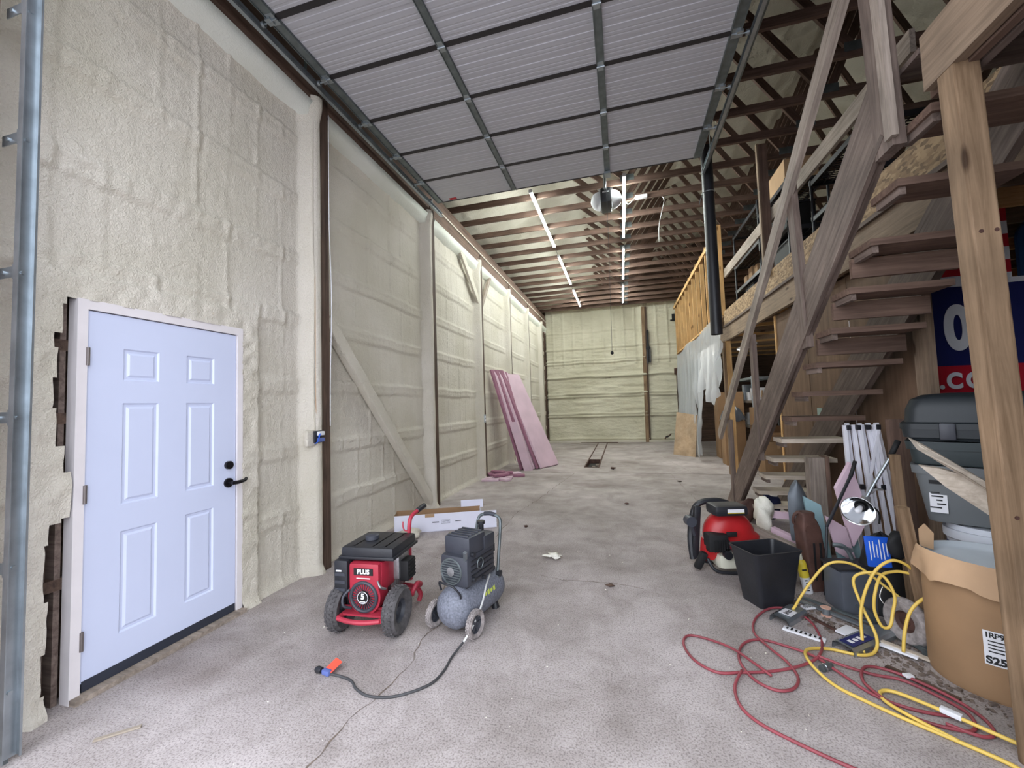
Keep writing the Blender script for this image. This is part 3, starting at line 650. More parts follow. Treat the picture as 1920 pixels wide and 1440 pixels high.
# stud wall on the loft
sw = thing('stud_wall', 'open wall of new pine studs standing on the loft edge', 'stud wall', (LX-.02, 0, 3.146))
for k in range(12):
    y = 8.85+.605*k; beam('stud', (0, y, .04), (0, y, 1.85), .09, .04, 'stud', sw, up=(0, 1, 0))
beam('strip', (-.06, 8.9, 1.7), (-.06, YB-.15, 1.7), .02, .1, 'stud', sw)
beam('bottom_plate', (0, 8.8, .02), (0, YB-.15, .02), .09, .04, 'stud', sw)
bm = B(); bx(bm, (0, 0, 0), (.03, .05, 2.0)); 
lb = thing('corner_bracket', 'dark iron bracket at the far end of stud wall', 'bracket', (1.94, 15.62, 4.5))
bm = B(); bx(bm, (0, 0, 0), (.1, .04, .25)); bx(bm, (-.05, 0, -.1), (.12, .04, .05)); ob('plate', bm, 'blackm', lb)
pl_ = thing('far_loft_post', 'thin dark post under the far end of the loft', 'post', (1.93, YB-.5, 0))
beam('post_timber', (0, 0, 0), (0, 0, 2.6), .07, .07, 'darkwood', pl_, up=(0, 1, 0)); box('cap_plate', (-.09, -.06, 2.4), (.05, .06, 2.62), 'rust', pl_)
lp = thing('loft_post', 'pale pine post under the loft beside the plastic sheet', 'post', (2.08, 8.86, 0))
beam('post_timber', (0, 0, 0), (0, 0, 2.63), .09, .13, 'stud', lp, up=(0, 1, 0)); beam('post_sister', (-.07, .02, 0), (-.07, .02, 2.63), .04, .11, 'post', lp, up=(0, 1, 0))
# clear sheet hung from the loft edge
def sheet_bottom(y):
    xs = [8.45, 8.8, 9.3, 9.8, 10.15, 10.35, 10.6, 11.0, 11.4, 11.9, 15.4]; zs = [2.55, 1.75, 1.35, 1.45, 1.75, 1.6, .12, .08, 1.55, .3, .08]
    return np.interp(y, xs, zs)
def sheet(y, t):
    top = 3.12+.05*np.sin(y*2.1)-.06*np.clip((y-9)/6, 0, 1)
    zb = sheet_bottom(y); z = top+(zb-top)*t
    fold = .05*np.sin(y*11+2.5*np.sin(t*3))*t+.035*np.sin(y*23+t*4)*(.3+.7*t)+.03*(vnoise(y*5, t*6, 31)-.5)+.018*(vnoise(y*16, t*16, 32)-.5)
    pull = .10*t*np.exp(-((y-10.7)/.5)**2)
    return (LX-.13-fold-pull-.06*t, y-.25*t*np.exp(-((y-10.9)/.6)**2)*np.sign(y-10.8), z)
sh = gridmesh('plastic_sheet', np.arange(8.45, 15.05, .035), np.linspace(0, 1, 46), sheet, 'sheet')
tag(sh, 'crumpled clear plastic sheet hanging from the loft edge to the floor', 'plastic sheet')
# plywood sheet leaning by the plastic
pw = thing('plywood_sheet', 'bare plywood sheet leaning against the hanging plastic', 'plywood', (1.55, 11.75, 0))
bm = B(); a = Vector((-.24, .3, 0)); b = Vector((.22, -.3, 0)); up = Vector((.14, .2, 1.16)); tk = Vector((.014, .012, -.004)); pts = [a, b, b+up*.93, a+up+Vector((.02, -.02, 0))]
f = [bm.verts.new(p) for p in pts]; g = [bm.verts.new(p+tk) for p in pts]; bm.faces.new(f); bm.faces.new(g[::-1])
for i in range(4): bm.faces.new([f[i], f[(i+1) % 4], g[(i+1) % 4], g[i]])
ob('sheet_face', bm, 'ply', pw)

# ---------------------------------------------------------------- storage bay under the loft
pwall = struct(box('wall_partition', (2.16, 3.62, 0), (2.2, 6.42, 2.64), 'panel'))
for i, (a, b) in enumerate(((5.5, 6.42), (4.58, 5.49), (3.70, 4.57))):
    o = beam('panel_sheet', (2.145, (a+b)/2, .02), (2.145, (a+b)/2, 2.62), .012, b-a-.006, 'panel', pwall, up=(0, 1, 0))
box('bright_joint', (2.138, 4.572, .9), (2.142, 4.578, 2.2), 'frame', pwall)
beam('end_stud', (2.15, 3.63, 0), (2.15, 3.63, 2.63), .05, .14, 'rim', pwall, up=(0, 1, 0))
beam('door_edge', (2.15, 6.44, 0), (2.15, 6.44, 2.63), .05, .05, 'stud', pwall, up=(0, 1, 0))
box('green_strip', (2.12, 5.2, .95), (2.135, 5.32, 1.35), 'tealwall', pwall)
def carton(lo, sz, label, mat='card', rz=0, flap=False, tape=True, group='cartons stored under the loft'):
    t = thing('carton', label, 'carton', (lo[0]+sz[0]/2, lo[1]+sz[1]/2, lo[2]), rz, group)
    bm = B(); bx(bm, (0, 0, sz[2]/2), sz, bev=.006); ob('box_body', bm, mat, t, auto=True)
    if tape: bm = B(); bx(bm, (0, 0, sz[2]+.0006), (sz[0]*1.002, .05, .001)); bx(bm, (0, -sz[1]/2-.0006, sz[2]-.06), (.05, .001, .12)); ob('tape', bm, 'card2' if mat != 'card2' else 'card', t)
    if flap:
        for s in (-1, 1):
            bm = B(); bx(bm, (0, 0, .08), (sz[0]*.98, .005, .17), rot=(s*-.5, 0, 0)); ob('flap', bm, mat, t, loc=(0, s*sz[1]/2, sz[2]-.01))
    return t
carton((2.2, 10.05, 0), (.42, .4, .98), 'tall brown carton beside the loft post, wrapped in dark plastic on top')
bg = tag(gridmesh('dark_plastic_wrap', np.linspace(0, 1, 26), np.linspace(0, 1, 26), lambda u, v: (2.18+.46*u, 10.03+.44*v-.0*u, .99+.34*np.sin(PI*u)**.5*np.sin(PI*v)**.5+.06*(vnoise(u*7, v*7, 41)-.5)), 'glassdim'), 'crumpled dark plastic bundle on top of the tall carton', 'plastic bundle')
carton((2.62, 8.9, 0), (.5, .45, .62), 'open brown carton low behind the stair railing', flap=True)
carton((2.66, 9.5, 0), (.46, .4, .9), 'brown carton standing behind the open low carton', 'cardd')
carton((3.2, 9.0, 0), (.5, .45, .55), 'brown carton at the foot of the storage stack, farthest right', 'card')
carton((3.18, 9.02, .556), (.46, .42, .42), 'smaller brown carton stacked on the right storage carton', 'card2')
carton((2.66, 9.52, .905), (.4, .34, .38), 'brown carton stacked on the dark carton', 'card')
carton((2.33, 11.2, 0), (.58, .5, 1.65), 'tall brown carton at the back of the bay beside shelves', 'card')
ball = thing('plastic_roll', 'crumpled clear plastic roll lying on the stacked cartons', 'plastic roll', (2.86, 9.68, 1.285))
bm = B(); bmesh.ops.create_icosphere(bm, subdivisions=3, radius=.14)
for v in bm.verts: v.co *= 1+.18*(float(vnoise(v.co.x*14+5, v.co.y*14+v.co.z*9, 42))-.5); v.co.z *= .75
ob('roll', bm, 'clear', ball, smooth=True, loc=(0, 0, .1)); bm = B(); cyl(bm, (0, 0, .12), (.02, 0, .36), .02); ob('core', bm, 'card2', ball)
def shelf_unit(loc, sz, levels, label, mat='black', rz=0, wire=True, group=None):
    t = thing('shelf_unit', label, 'shelf', loc, rz, group)
    for sx in (-1, 1):
        for sy in (-1, 1):
            bm = B(); cyl(bm, (sx*sz[0]/2, sy*sz[1]/2, 0), (sx*sz[0]/2, sy*sz[1]/2, sz[2]), .018, n=10)
            for z in levels: cyl(bm, (sx*sz[0]/2, sy*sz[1]/2, z-.02), (sx*sz[0]/2, sy*sz[1]/2, z+.03), .024, n=10)
            ob('upright', bm, mat, t, auto=True)
    for z in levels:
        bm = B()
        for s in (-1, 1): bx(bm, (0, s*sz[1]/2, z), (sz[0], .02, .06)); bx(bm, (s*sz[0]/2, 0, z), (.02, sz[1], .06))
        if wire:
            n = int(sz[1]/.05)
            for k in range(n): bx(bm, (0, -sz[1]/2+sz[1]*(k+.5)/n, z), (sz[0], .012, .01))
            n = int(sz[0]/.08)
            for k in range(n): bx(bm, (-sz[0]/2+sz[0]*(k+.5)/n, 0, z-.008), (.012, sz[1], .01))
        else: bx(bm, (0, 0, z), (sz[0], sz[1], .02))
        ob('shelf', bm, mat, t)
    return t
shelf_unit((3.2, 11.3, 0), (.5, 1.4, 2.0), (.2, .8, 1.4, 1.95), 'white steel shelving seen deep in the storage bay', 'galv', wire=False)
for k in range(7):
    z = (.825, 1.425)[k % 2]; y = 10.65+.17*k
    bm = B(); bx(bm, (0, 0, .1+.05*(k % 3)), (.3, .155, .2+.1*(k % 3)), bev=.008); o = ob('storage_jar', bm, ('print_white', 'whitep', 'galv')[k % 3], None, auto=True, loc=(3.15, y+.05, z)); tag(o, 'pale plastic storage container on the bay shelving', 'container', 'pale containers on the bay shelving')
cl = thing('bay_lamp', 'lit strip lamp under the loft joists in the storage bay', 'lamp', (2.75, 10.11, 2.6))
for yy in (-.21, .21): box('hanger', (-.004, yy-.004, .06), (.004, yy+.004, .33), 'galv', cl)
box('housing', (-.06, -.55, .03), (.06, .55, .07), 'whitep', cl); bm = B(); cyl(bm, (0, -.52, .01), (0, .52, .01), .018, n=10); ob('tube', bm, 'tube_room', cl, smooth=True)
# ---------------------------------------------------------------- things on the loft
LZ = 3.146
shelf_unit((2.62, 8.35, LZ), (.5, 1.5, 1.7), (.12, .5, 1.0, 1.62), 'black shelving unit on the loft beside the stud wall')
shelf_unit((2.62, 6.95, LZ), (.5, 1.1, 1.42), (.12, .7, 1.37), 'black shelving unit on the loft behind the guard post')
shelf_unit((2.72, 5.2, LZ), (.6, 1.2, 1.05), (.12, .55, 1.0), 'low black wire shelving on the loft nearest the stairs')
for i, (x, y, z, s) in enumerate(((2.5, 8.0, LZ+.53, (.2, .16, .17)), (2.5, 8.3, LZ+.53, (.2, .2, .22)), (2.5, 8.62, LZ+.53, (.2, .18, .15)))):
    carton((x-.1, y-.1, z), s, ('short', 'tallest', 'smallest')[i]+' pale carton on the loft shelf beside stud wall', 'card2', group='pale cartons on the loft shelf')
carton((2.38, 6.45, LZ+1.405), (.42, .62, .32), 'long kraft carton lying on top of the loft shelving', 'card2', group='cartons on the loft')
carton((2.45, 7.2, LZ+1.405), (.3, .2, .14), 'white wrapped parcel beside the kraft carton on loft shelving', 'whitecard', tape=False, group='cartons on the loft')
sk = gridmesh('plastic_sack', np.linspace(0, 1, 26), np.linspace(0, 1, 20), lambda u, v: (2.3+.44*v, 8.0+1.0*u, LZ+1.03+.36*np.sin(PI*u)**.6*np.sin(PI*v)**.6+.08*(vnoise(u*8, v*8, 51)-.5)), 'sack')
tag(sk, 'pinkish clear plastic sack slumped on the loft shelving', 'sack')
for i, (x, y, z, s, lab) in enumerate(((2.6, 8.5, LZ+.15, (.35, .5, .3), 'black storage case on the lowest loft shelf by the studs'), (2.6, 6.9, LZ+.15, (.36, .6, .45), 'large black storage case on the loft behind guard post'), (2.62, 6.95, LZ+.73, (.36, .7, .4), 'black storage case on the middle loft shelf'), (2.75, 5.2, LZ+.15, (.4, .7, .32), 'black storage case under the low wire shelving'))):
    t = thing('storage_case', lab, 'case', (x, y, z)); bm = B(); bx(bm, (0, 0, s[2]/2), s, bev=.02); ob('case_body', bm, 'blackm', t, auto=True); bm = B(); bx(bm, (0, 0, s[2]+.012), (s[0]*1.04, s[1]*1.03, .03), bev=.01); ob('lid', bm, 'black', t, auto=True)

# ================================================================ STAIRS
SX0, SX1 = 1.45, 2.0
st = thing('open_stair', 'steep open wooden staircase climbing from the floor to the loft', 'staircase', (SX0, 0, 0))
def stringer(name, x, t, mat, top=True):
    bm = B(); lo = [(6.0, 0), (2.45, 2.86)]; poly = [(6.03, 0), (2.48, 2.86), (2.48, 3.2), (2.62, 3.2), (3.62, 2.40), (4.45, 1.72), (6.55, 0)]
    # local X along the slope so that the grain follows the board
    a = math.atan2(2.86, 3.55); ca, sa = math.cos(a), math.sin(a)
    q = [((6.03-y)*ca+z*sa, -(6.03-y)*sa+z*ca) for y, z in poly]
    prism(bm, q, t, lambda u, v, w2: (u, -w2, v))
    o = ob(name, bm, mat, st)
    # local (X, Y, Z) -> world: X=(0,-ca,sa), Z=(0,sa,ca), Y=Z x X
    X = Vector((0, -ca, sa)); Z = Vector((0, sa, ca)); Yv = Z.cross(X)
    o.matrix_local = Matrix(((X.x, Yv.x, Z.x, x), (X.y, Yv.y, Z.y, 6.03), (X.z, Yv.z, Z.z, 0), (0, 0, 0, 1)))
    return o
stringer('stringer', 0, .05, 'oldwood'); stringer('stringer', SX1-SX0+.05, .05, 'oldwood')
beam('edge_batten', (-.06, 6.0, .0), (-.06, 2.5, 2.84), .025, .035, 'oldwood', st)
for k in range(1, 14):
    z = .218*k; y = 5.83-.266*k
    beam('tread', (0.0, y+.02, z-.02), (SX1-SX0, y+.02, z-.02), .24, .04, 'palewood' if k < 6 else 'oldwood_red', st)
    beam('tread_cleat', (.03, y+.12, z-.06), (.03, y-.08, z-.06), .03, .04, 'oldwood', st)
    if k in (10, 11, 9): beam('riser_board', (.0, y+.13, z-.11), (SX1-SX0, y+.13, z-.11), .03, .12, 'oldwood_red', st)
def rz_(y): return 1.03+(6.5-y)*.765
hr = thing('stair_handrail', 'weathered wooden handrail rising beside the open stair', 'handrail', (SX0-.07, 0, 0))
beam('rail', (0, 6.62, .95), (0, 2.62, .95+4.0*.755), .045, .13, 'greywood', hr)
beam('baluster', (.03, 6.12, 0), (.03, 6.12, 1.2), .045, .1, 'oldwood', hr, up=(0, 1, 0))
beam('baluster', (.03, 4.92, .82), (.03, 4.95, 2.18), .045, .1, 'oldwood', hr, up=(0, 1, 0))
beam('baluster', (.03, 3.62, 1.86), (.03, 3.72, 3.2), .045, .11, 'oldwood', hr, up=(0, 1, 0))
beam('baluster', (.03, 2.50, 2.74), (.03, 2.56, 4.3), .06, .15, 'oldwood', hr, up=(0, 1, 0)); beam('baluster', (.0, 2.43, 2.78), (.0, 2.48, 4.3), .03, .06, 'greywood', hr, up=(0, 1, 0))
nw = thing('newel_stub', 'short weathered post stub standing at the stair foot', 'post', (1.76, 4.55, 0))
beam('stub', (0, 0, 0), (-.0, 0, .9), .13, .1, 'greywood', nw, up=(0, 1, 0)); beam('stub_side', (.085, .01, 0), (.085, .01, .91), .035, .12, 'oldwood_red', nw, up=(0, 1, 0))
# front corner post and landing beam
fp = thing('corner_post', 'knotty pine post standing closest to the camera on the right', 'post', (1.5, 2.12, 0))
beam('post_timber', (.015, 0, 0), (-.045, 0, 2.9), .092, .092, 'post', fp, up=(0, 1, 0), bev=.006)
for z, m in ((.985, -.005), (2.14, -.03)):
    for dx in (-.02, .03): bm = B(); cyl(bm, (m+dx, -.048, z), (m+dx, -.0455, z), .008, n=10); ob('nail_head', bm, 'rust', fp)
lbm = thing('landing_beam', 'thick pale beam resting on the pine post above the stair top', 'beam', (1.43, 0, 2.87))
beam('beam_timber', (0, 1.0, .13), (0, 2.24, .13), .045, .26, 'rim', lbm); beam('beam_board', (.05, 1.0, .11), (.05, 2.29, .11), .035, .24, 'oldwood_red', lbm); beam('beam_board', (.1, 1.0, .11), (.1, 2.27, .11), .035, .24, 'oldwood', lbm)
ld = thing('stair_landing', 'rough board landing at the top of the stair', 'landing', (1.47, 0, 2.95))
for k in range(7): beam('landing_board', (.0, 1.3+.19*k, .2), (.62, 1.3+.19*k, .2), .18, .03, 'oldwood', ld)
for k in range(3): beam('landing_joist', (.1, 1.3+.5*k, .1), (.62, 1.3+.5*k, .1), .04, .16, 'oldwood', ld)
# banners behind the stairs
bn = thing('campaign_banner', 'navy and red printed banner hanging behind the stair', 'banner', (2.36, 4.0, 0))
def cloth(x0, x1, z0, z1, name, mat, dy=0, seed=61): return gridmesh(name, np.linspace(x0, x1, 30), np.linspace(z0, z1, 30), lambda x, z: (x, dy+.012*np.sin(x*9+z*2)+.02*(vnoise(x*4, z*4, seed)-.5), z), mat, bn)
cloth(0, 1.15, 1.69, 2.32, 'navy_field', 'navy'); cloth(0, 1.15, 1.3, 1.69, 'red_field', 'redprint')
cloth(.3, 1.15, 2.32, 2.36, 'white_hem', 'print_white')
text('letter', '0', .47, 'print_white', bn, axm((.215, -.03, 1.97), (1, 0, 0), (0, 0, 1)), bold=.02, sx=.72)
for ch, cx in (('.', .085), ('C', .165), ('O', .295)): text('letter', ch, .165, 'print_white', bn, axm((cx, -.03, 1.565), (1, 0, .0), (0, 0, 1)), bold=.008, sx=.85)
fg = thing('striped_flag', 'flag with red and white stripes and starry canton behind the post', 'flag', (2.2, 4.03, 0))
for k in range(9):
    m = 'redprint' if k % 2 == 0 else 'print_white'
    gridmesh('stripe', np.linspace(.3, .78, 10), np.linspace(2.0+.102*k, 2.102+.102*k, 4), lambda x, z: (x, .012*np.sin(x*12), z), m, fg)
gridmesh('canton', np.linspace(.12, .3, 8), np.linspace(2.3, 2.62, 8), lambda x, z: (x, .0*x-.005, z), 'navy', fg)
for k in range(6):
    bm = B(); c = (.17+.09*(k % 2), 2.36+.08*(k//2)); vs = [bm.verts.new((c[0]+(.022 if i % 2 == 0 else .009)*math.sin(PI*i/5), -.012, c[1]+(.022 if i % 2 == 0 else .009)*math.cos(PI*i/5))) for i in range(10)]; bm.faces.new(vs); ob('star', bm, 'print_white', fg)
b2 = thing('blue_board', 'rounded dark blue board hanging behind the pine post', 'board', (3.05, 4.05, 1.72))
bm = B(); poly = [(0, 0)]+[(.0+.25*(1-math.cos(a)), .95+.2*math.sin(a)) for a in np.linspace(0, PI/2, 7)]+[(.7, 1.15), (.7, 0)]; prism(bm, poly, .03, lambda u, v, w2: (u, w2, v)); ob('board_face', bm, plain('slate_blue_paint', (34, 66, 104), .4), b2)
# folded canopy frame under the stairs
cf = thing('canopy_frame', 'folded white canopy frame standing under the stairs', 'canopy frame', (1.88, 3.98, 0))
for k in range(8):
    x = -.115+.034*k; y = .02*((k*5) % 3-1)
    beam('leg', (x*1.15+.10*(k/7)+.03, y-.02, 0), (x, y, 1.24+.012*((k*3) % 2)), .027, .03, 'white_tube', cf, up=(0, 1, 0), bev=.003)
for z in (.74, 1.22):
    for k in range(0, 8, 2): bm = B(); bx(bm, (-.115+.034*k+.02, -.03, z), (.03, .03, .04), bev=.004); ob('bracket', bm, 'black', cf, auto=True)
beam('strut', (-.02, -.035, .6), (.11, -.035, 1.2), .02, .012, 'white_tube', cf, up=(0, 1, 0)); beam('strut', (.12, -.03, .2), (.08, -.03, 1.2), .02, .012, 'white_tube', cf, up=(0, 1, 0))
# ================================================================ MACHINES ON THE FLOOR
def wheel(parent, c, R, r, hubr, tread=True, mat='rubber', spokes=0, hubmat='charcoal', nm_='wheel', axis=(1, 0, 0)):
    bm = B(); W = r
    lathe(bm, [(hubr, -W*.55), (hubr+.25*(R-hubr), -W*.85), (R-.25*(R-hubr), -W*.95), (R-.012, -W*.8), (R, -W*.35), (R, W*.35), (R-.012, W*.8), (R-.25*(R-hubr), W*.95), (hubr+.25*(R-hubr), W*.85), (hubr, W*.55)], c=c, axis=axis, n=40, closed=True)
    wo = ob(nm_, bm, mat, parent, auto=True)
    if tread:
        bm = B(); n = 30
        for k in range(n):
            for j, off in enumerate((-.45, 0, .45)):
                a = 2*PI*(k+(.5 if j == 1 else 0))/n; p = Vector((off*W, math.cos(a)*(R+.002), math.sin(a)*(R+.002)))
                bx(bm, Vector(c)+p, (W*.34, .011, .005), rot=(a-PI/2, 0, 0))
        ob('tread', bm, mat, wo)
    bm = B(); lathe(bm, [(.001, W*.25), (hubr*.35, W*.3), (hubr*.4, W*.1), (hubr*.8, 0), (hubr*1.02, W*.45), (hubr*1.02, -W*.45), (hubr*.8, -W*.02), (hubr*.4, -W*.12), (hubr*.35, -W*.32), (.001, -W*.3)], c=c, axis=axis, n=24)
    for k in range(spokes):
        a = 2*PI*k/spokes; p = Vector(c)+Vector((W*.3, math.cos(a)*hubr*.6, math.sin(a)*hubr*.6)); bx(bm, p, (W*.3, hubr*.75, .016), rot=(a, 0, 0))
    ob('hub', bm, hubmat, wo, auto=True); return wo
# ---- red wheeled engine unit
pwh = thing('pressure_washer', 'red wheeled engine unit with black tank beside the compressor', 'engine', (-1.715, 2.46, 0), .06)
wheel(pwh, (-.205, 0, .152), .15, .048, .075); wheel(pwh, (.205, 0, .152), .15, .048, .075)
fr = B(); tube(fr, [(-.2, 0, .152), (.2, 0, .152)], .012, smooth=0)
for s in (-1, 1): tube(fr, [(s*.15, -.13, .14), (s*.15, .1, .13), (s*.15, .42, .12)], .016, smooth=4)
tube(fr, [(-.15, -.13, .14), (-.05, -.15, .135), (.05, -.15, .135), (.15, -.13, .14)], .015); tube(fr, [(-.15, .42, .12), (0, .45, .12), (.15, .42, .12)], .016)
tube(fr, [(.15, .42, .12), (.17, .44, .06), (.16, .43, .012)], .018); tube(fr, [(-.15, .42, .12), (-.17, .44, .06), (-.16, .43, .012)], .018)
bx(fr, (0, .12, .145), (.3, .42, .012)); ob('frame', fr, 'redframe', pwh, auto=True)
bm = B(); bx(bm, (0, .06, .37), (.24, .2, .2), bev=.03); cyl(bm, (0, -.06, .255), (0, .04, .255), .118, n=32); bx(bm, (0, -.01, .36), (.22, .11, .22), bev=.02); ob('engine_shroud', bm, 'red', pwh, auto=True)
bm = B(); tor(bm, (0, -.066, .255), (0, 1, 0), .092, .012, 32, 8)
for k in range(26): a = 2*PI*k/26; bx(bm, (math.cos(a)*.066, -.066, .255+math.sin(a)*.066), (.042, .008, .005), rot=(0, -a, 0))
ob('fan_guard', bm, 'charcoal', pwh, auto=True)
bm = B(); cyl(bm, (0, -.078, .255), (0, -.06, .255), .042, n=24); ob('starter_cap', bm, 'blackm', pwh, auto=True)
bm = B(); tor(bm, (0, -.079, .255), (0, 1, 0), .038, .002, 28, 6); ob('cap_ring', bm, 'print_white', pwh)
text('numeral', '5', .05, 'print_white', pwh, axm((0, -.0795, .262), (1, 0, 0), (0, 0, 1)), bold=.002)
box('cap_text_bar', (-.02, -.0795, .226), (.02, -.0785, .232), 'print_white', pwh)
box('name_plate', (-.07, -.0685, .395), (.07, -.066, .44), 'blackm', pwh); text('name_letters', 'PLUS', .042, 'print_white', pwh, axm((0, -.0695, .4175), (1, 0, 0), (0, 0, 1)), bold=.0015)
box('name_line', (-.05, -.0685, .372), (.05, -.0665, .378), 'print_white', pwh)
bm = B(); bx(bm, (-.005, .16, .515), (.39, .36, .09), bev=.025); bx(bm, (-.005, .16, .49), (.41, .38, .02), bev=.006)
for x in (-.11, .03, .12): bx(bm, (x, .16, .55), (.022, .33, .02), bev=.006)
for y in (.1, .22): bx(bm, (0, y, .552), (.36, .012, .012))
tk = ob('fuel_tank', bm, 'black', pwh, auto=True); bm = B(); lathe(bm, [(.04, 0), (.048, .004), (.048, .03), (.04, .036), (.001, .036)], c=(-.06, .15, .56), n=20); ob('filler_cap', bm, 'charcoal', tk, auto=True)
bm = B(); bx(bm, (-.175, .04, .36), (.1, .2, .24), bev=.012); ob('air_filter', bm, 'black', pwh, auto=True)
for i, z in enumerate((.28, .33, .38)): box('louvre', (-.215, -.064, z), (-.14, -.06, z+.02), 'charcoal', pwh)
box('filter_label', (-.205, -.066, .41), (-.165, -.062, .42), 'print_white', pwh)
bm = B(); cyl(bm, (.0, .12, .25), (.0, .36, .25), .1, n=28); bx(bm, (.06, .2, .38), (.2, .16, .16), bev=.01)
for k in range(6): cyl(bm, (0, .17+.03*k, .25), (0, .177+.03*k, .25), .106, n=28)
ob('engine_block', bm, 'silver', pwh, auto=True)
bm = B(); cyl(bm, (0, .36, .22), (0, .46, .22), .085, n=24); bx(bm, (.05, .4, .3), (.1, .08, .1), bev=.01); ob('pump', bm, 'galv_dark', pwh, auto=True)
bm = B(); bx(bm, (.185, .2, .35), (.07, .12, .14), bev=.012); 
for k in range(5): bx(bm, (.222, .2, .3+.025*k), (.006, .1, .01))
ob('muffler', bm, 'blackm', pwh, auto=True)
bm = B(); tube(bm, [(.15, .4, .13), (.2, .38, .16), (.21, .3, .2), (.19, .26, .15), (.17, .3, .12)], .018, n=8); ob('side_bracket', bm, 'redframe', pwh, smooth=True)
bm = B(); tube(bm, [(.13, .36, .2), (.135, .34, .4), (.14, .33, .6), (.145, .36, .67), (.165, .46, .70)], .015, n=10, smooth=5); ob('handle_bar', bm, 'redframe', pwh, smooth=True)
bm = B(); tube(bm, [(.158, .43, .693), (.168, .48, .704), (.178, .53, .713)], .02, n=12, smooth=3); ob('grip', bm, 'black', pwh, smooth=True)
bm = B(); tube(bm, [(.14, .33, .57), (.11, .32, .575), (.095, .32, .6), (.095, .32, .64)], .005, n=6); ob('hook', bm, 'redframe', pwh, smooth=True)
for k, m in enumerate(('chrome', 'yellowcan')):
    bm = B(); tube(bm, [(.1+.02*k, -.06, .36-.03*k), (.13, -.08, .33), (.14, -.03, .3)], .007, n=6); ob('linkage', bm, 'silver', pwh, smooth=True)
bm = B(); tube(bm, [(-.1, -.07, .3), (-.13, -.1, .26), (-.12, -.11, .21), (-.09, -.07, .18)], .009, n=7); ob('spark_lead', bm, 'charcoal', pwh, smooth=True)
# ---- air compressor
ac = thing('air_compressor', 'grey wheeled air compressor with tank, motor and bent tube handle', 'compressor', (-1.145, 2.55, 0), -.25)
bm = B(); R = .138; prof = [(.001, -.075), (.05, -.068), (.095, -.045), (.125, -.01), (R, .04), (R, .42), (.125, .47), (.095, .505), (.05, .528), (.001, .535)]
lathe(bm, prof, c=(0, 0, .158), axis=(0, 1, 0), n=36); ob('air_tank', bm, 'tank', ac, smooth=True)
wheel(ac, (-.165, .02, .088), .085, .022, .055, True, 'rubberdust', 5, 'charcoal'); wheel(ac, (.165, .02, .088), .085, .022, .055, True, 'rubberdust', 5, 'charcoal')
bm = B(); tube(bm, [(-.15, .02, .088), (.15, .02, .088)], .01, smooth=0); ob('axle', bm, 'blackm', ac)
bm = B(); cyl(bm, (.07, .42, 0), (.06, .42, .06), .03, .02, n=16); bx(bm, (.05, .42, .06), (.05, .05, .06)); cyl(bm, (-.07, .42, 0), (-.06, .42, .06), .03, .02, n=16); bx(bm, (-.05, .42, .06), (.05, .05, .06)); ob('foot', bm, 'black', ac, auto=True)
bm = B(); bx(bm, (0, .24, .29), (.15, .36, .03), bev=.004); ob('saddle', bm, 'blackm', ac, auto=True)
bm = B(); bx(bm, (0, .19, .395), (.23, .34, .2), bev=.028); ob('motor_shroud', bm, 'charcoal', ac, auto=True)
bm = B(); bx(bm, (.0, .16, .545), (.21, .2, .13), bev=.018); bx(bm, (.04, .3, .53), (.15, .14, .1), bev=.018)
for k in range(5): bx(bm, (0, .08+.04*k, .612), (.17, .014, .012), bev=.003)
ob('pump_head', bm, 'charcoal', ac, auto=True)
bm = B(); tor(bm, (-.02, .018, .39), (0, 1, 0), .083, .006, 32, 6)
for k in range(9):
    z = -.066+.0165*k; w2 = math.sqrt(max(.0, .08**2-z*z)); bx(bm, (-.02, .018, .39+z), (2*w2, .01, .007))
ob('fan_grille', bm, 'galv_dark', ac, auto=True)
bm = B(); lathe(bm, [(.001, 0), (.02, .001), (.03, .004), (.03, .008), (.001, .01)], c=(-.02, .018, .39), axis=(0, -1, 0), n=20); ob('emblem', bm, 'silver', ac, auto=True)
for k in range(5): bm = B(); bx(bm, (.117, .2, .33+.032*k), (.008, .28, .012), bev=.003); ob('side_rib', bm, 'black', ac, auto=True)
bm = B(); tor(bm, (.122, .16, .42), (1, 0, 0), .035, .004, 24, 6); ob('side_emblem', bm, 'galv_dark', ac)
bm = B(); lathe(bm, [(.03, 0), (.035, .006), (.035, .04), (.025, .05), (.001, .05)], c=(-.095, .16, .565), axis=(-1, 0, 0), n=22); ob('intake_filter', bm, 'chrome', ac, auto=True)
bm = B(); tube(bm, [(-.075, -.02, .275), (-.07, -.045, .335), (-.02, -.06, .34), (.05, -.055, .33), (.085, -.03, .28), (.085, -.02, .25)], .007, n=8); ob('front_handle', bm, 'black', ac, smooth=True)
bm = B(); tube(bm, [(-.105, .40, .22), (-.105, .43, .4), (-.105, .46, .57), (-.085, .48, .64), (0, .485, .66), (.085, .48, .64), (.105, .46, .57), (.105, .43, .4), (.105, .40, .22)], .012, n=10); h = ob('handle', bm, 'galv_dark', ac, smooth=True)
bm = B(); tube(bm, [(-.05, .485, .657), (0, .487, .663), (.05, .485, .657)], .016, n=10); ob('grip', bm, 'charcoal', h, smooth=True)
for s in (-1, 1): bm = B(); lathe(bm, [(.001, 0), (.022, .002), (.022, .03), (.001, .034)], c=(s*.1, .41, .26), axis=(s, 0, 0), n=14); ob('clamp_knob', bm, 'black', ac, auto=True)
bm = B(); cyl(bm, (.0, .36, .5), (.0, .36, .62), .02, n=12); cyl(bm, (0, .36, .62), (0, .36, .64), .03, n=14); bx(bm, (.06, .38, .45), (.06, .05, .06), bev=.006); ob('regulator', bm, 'black', ac, auto=True)
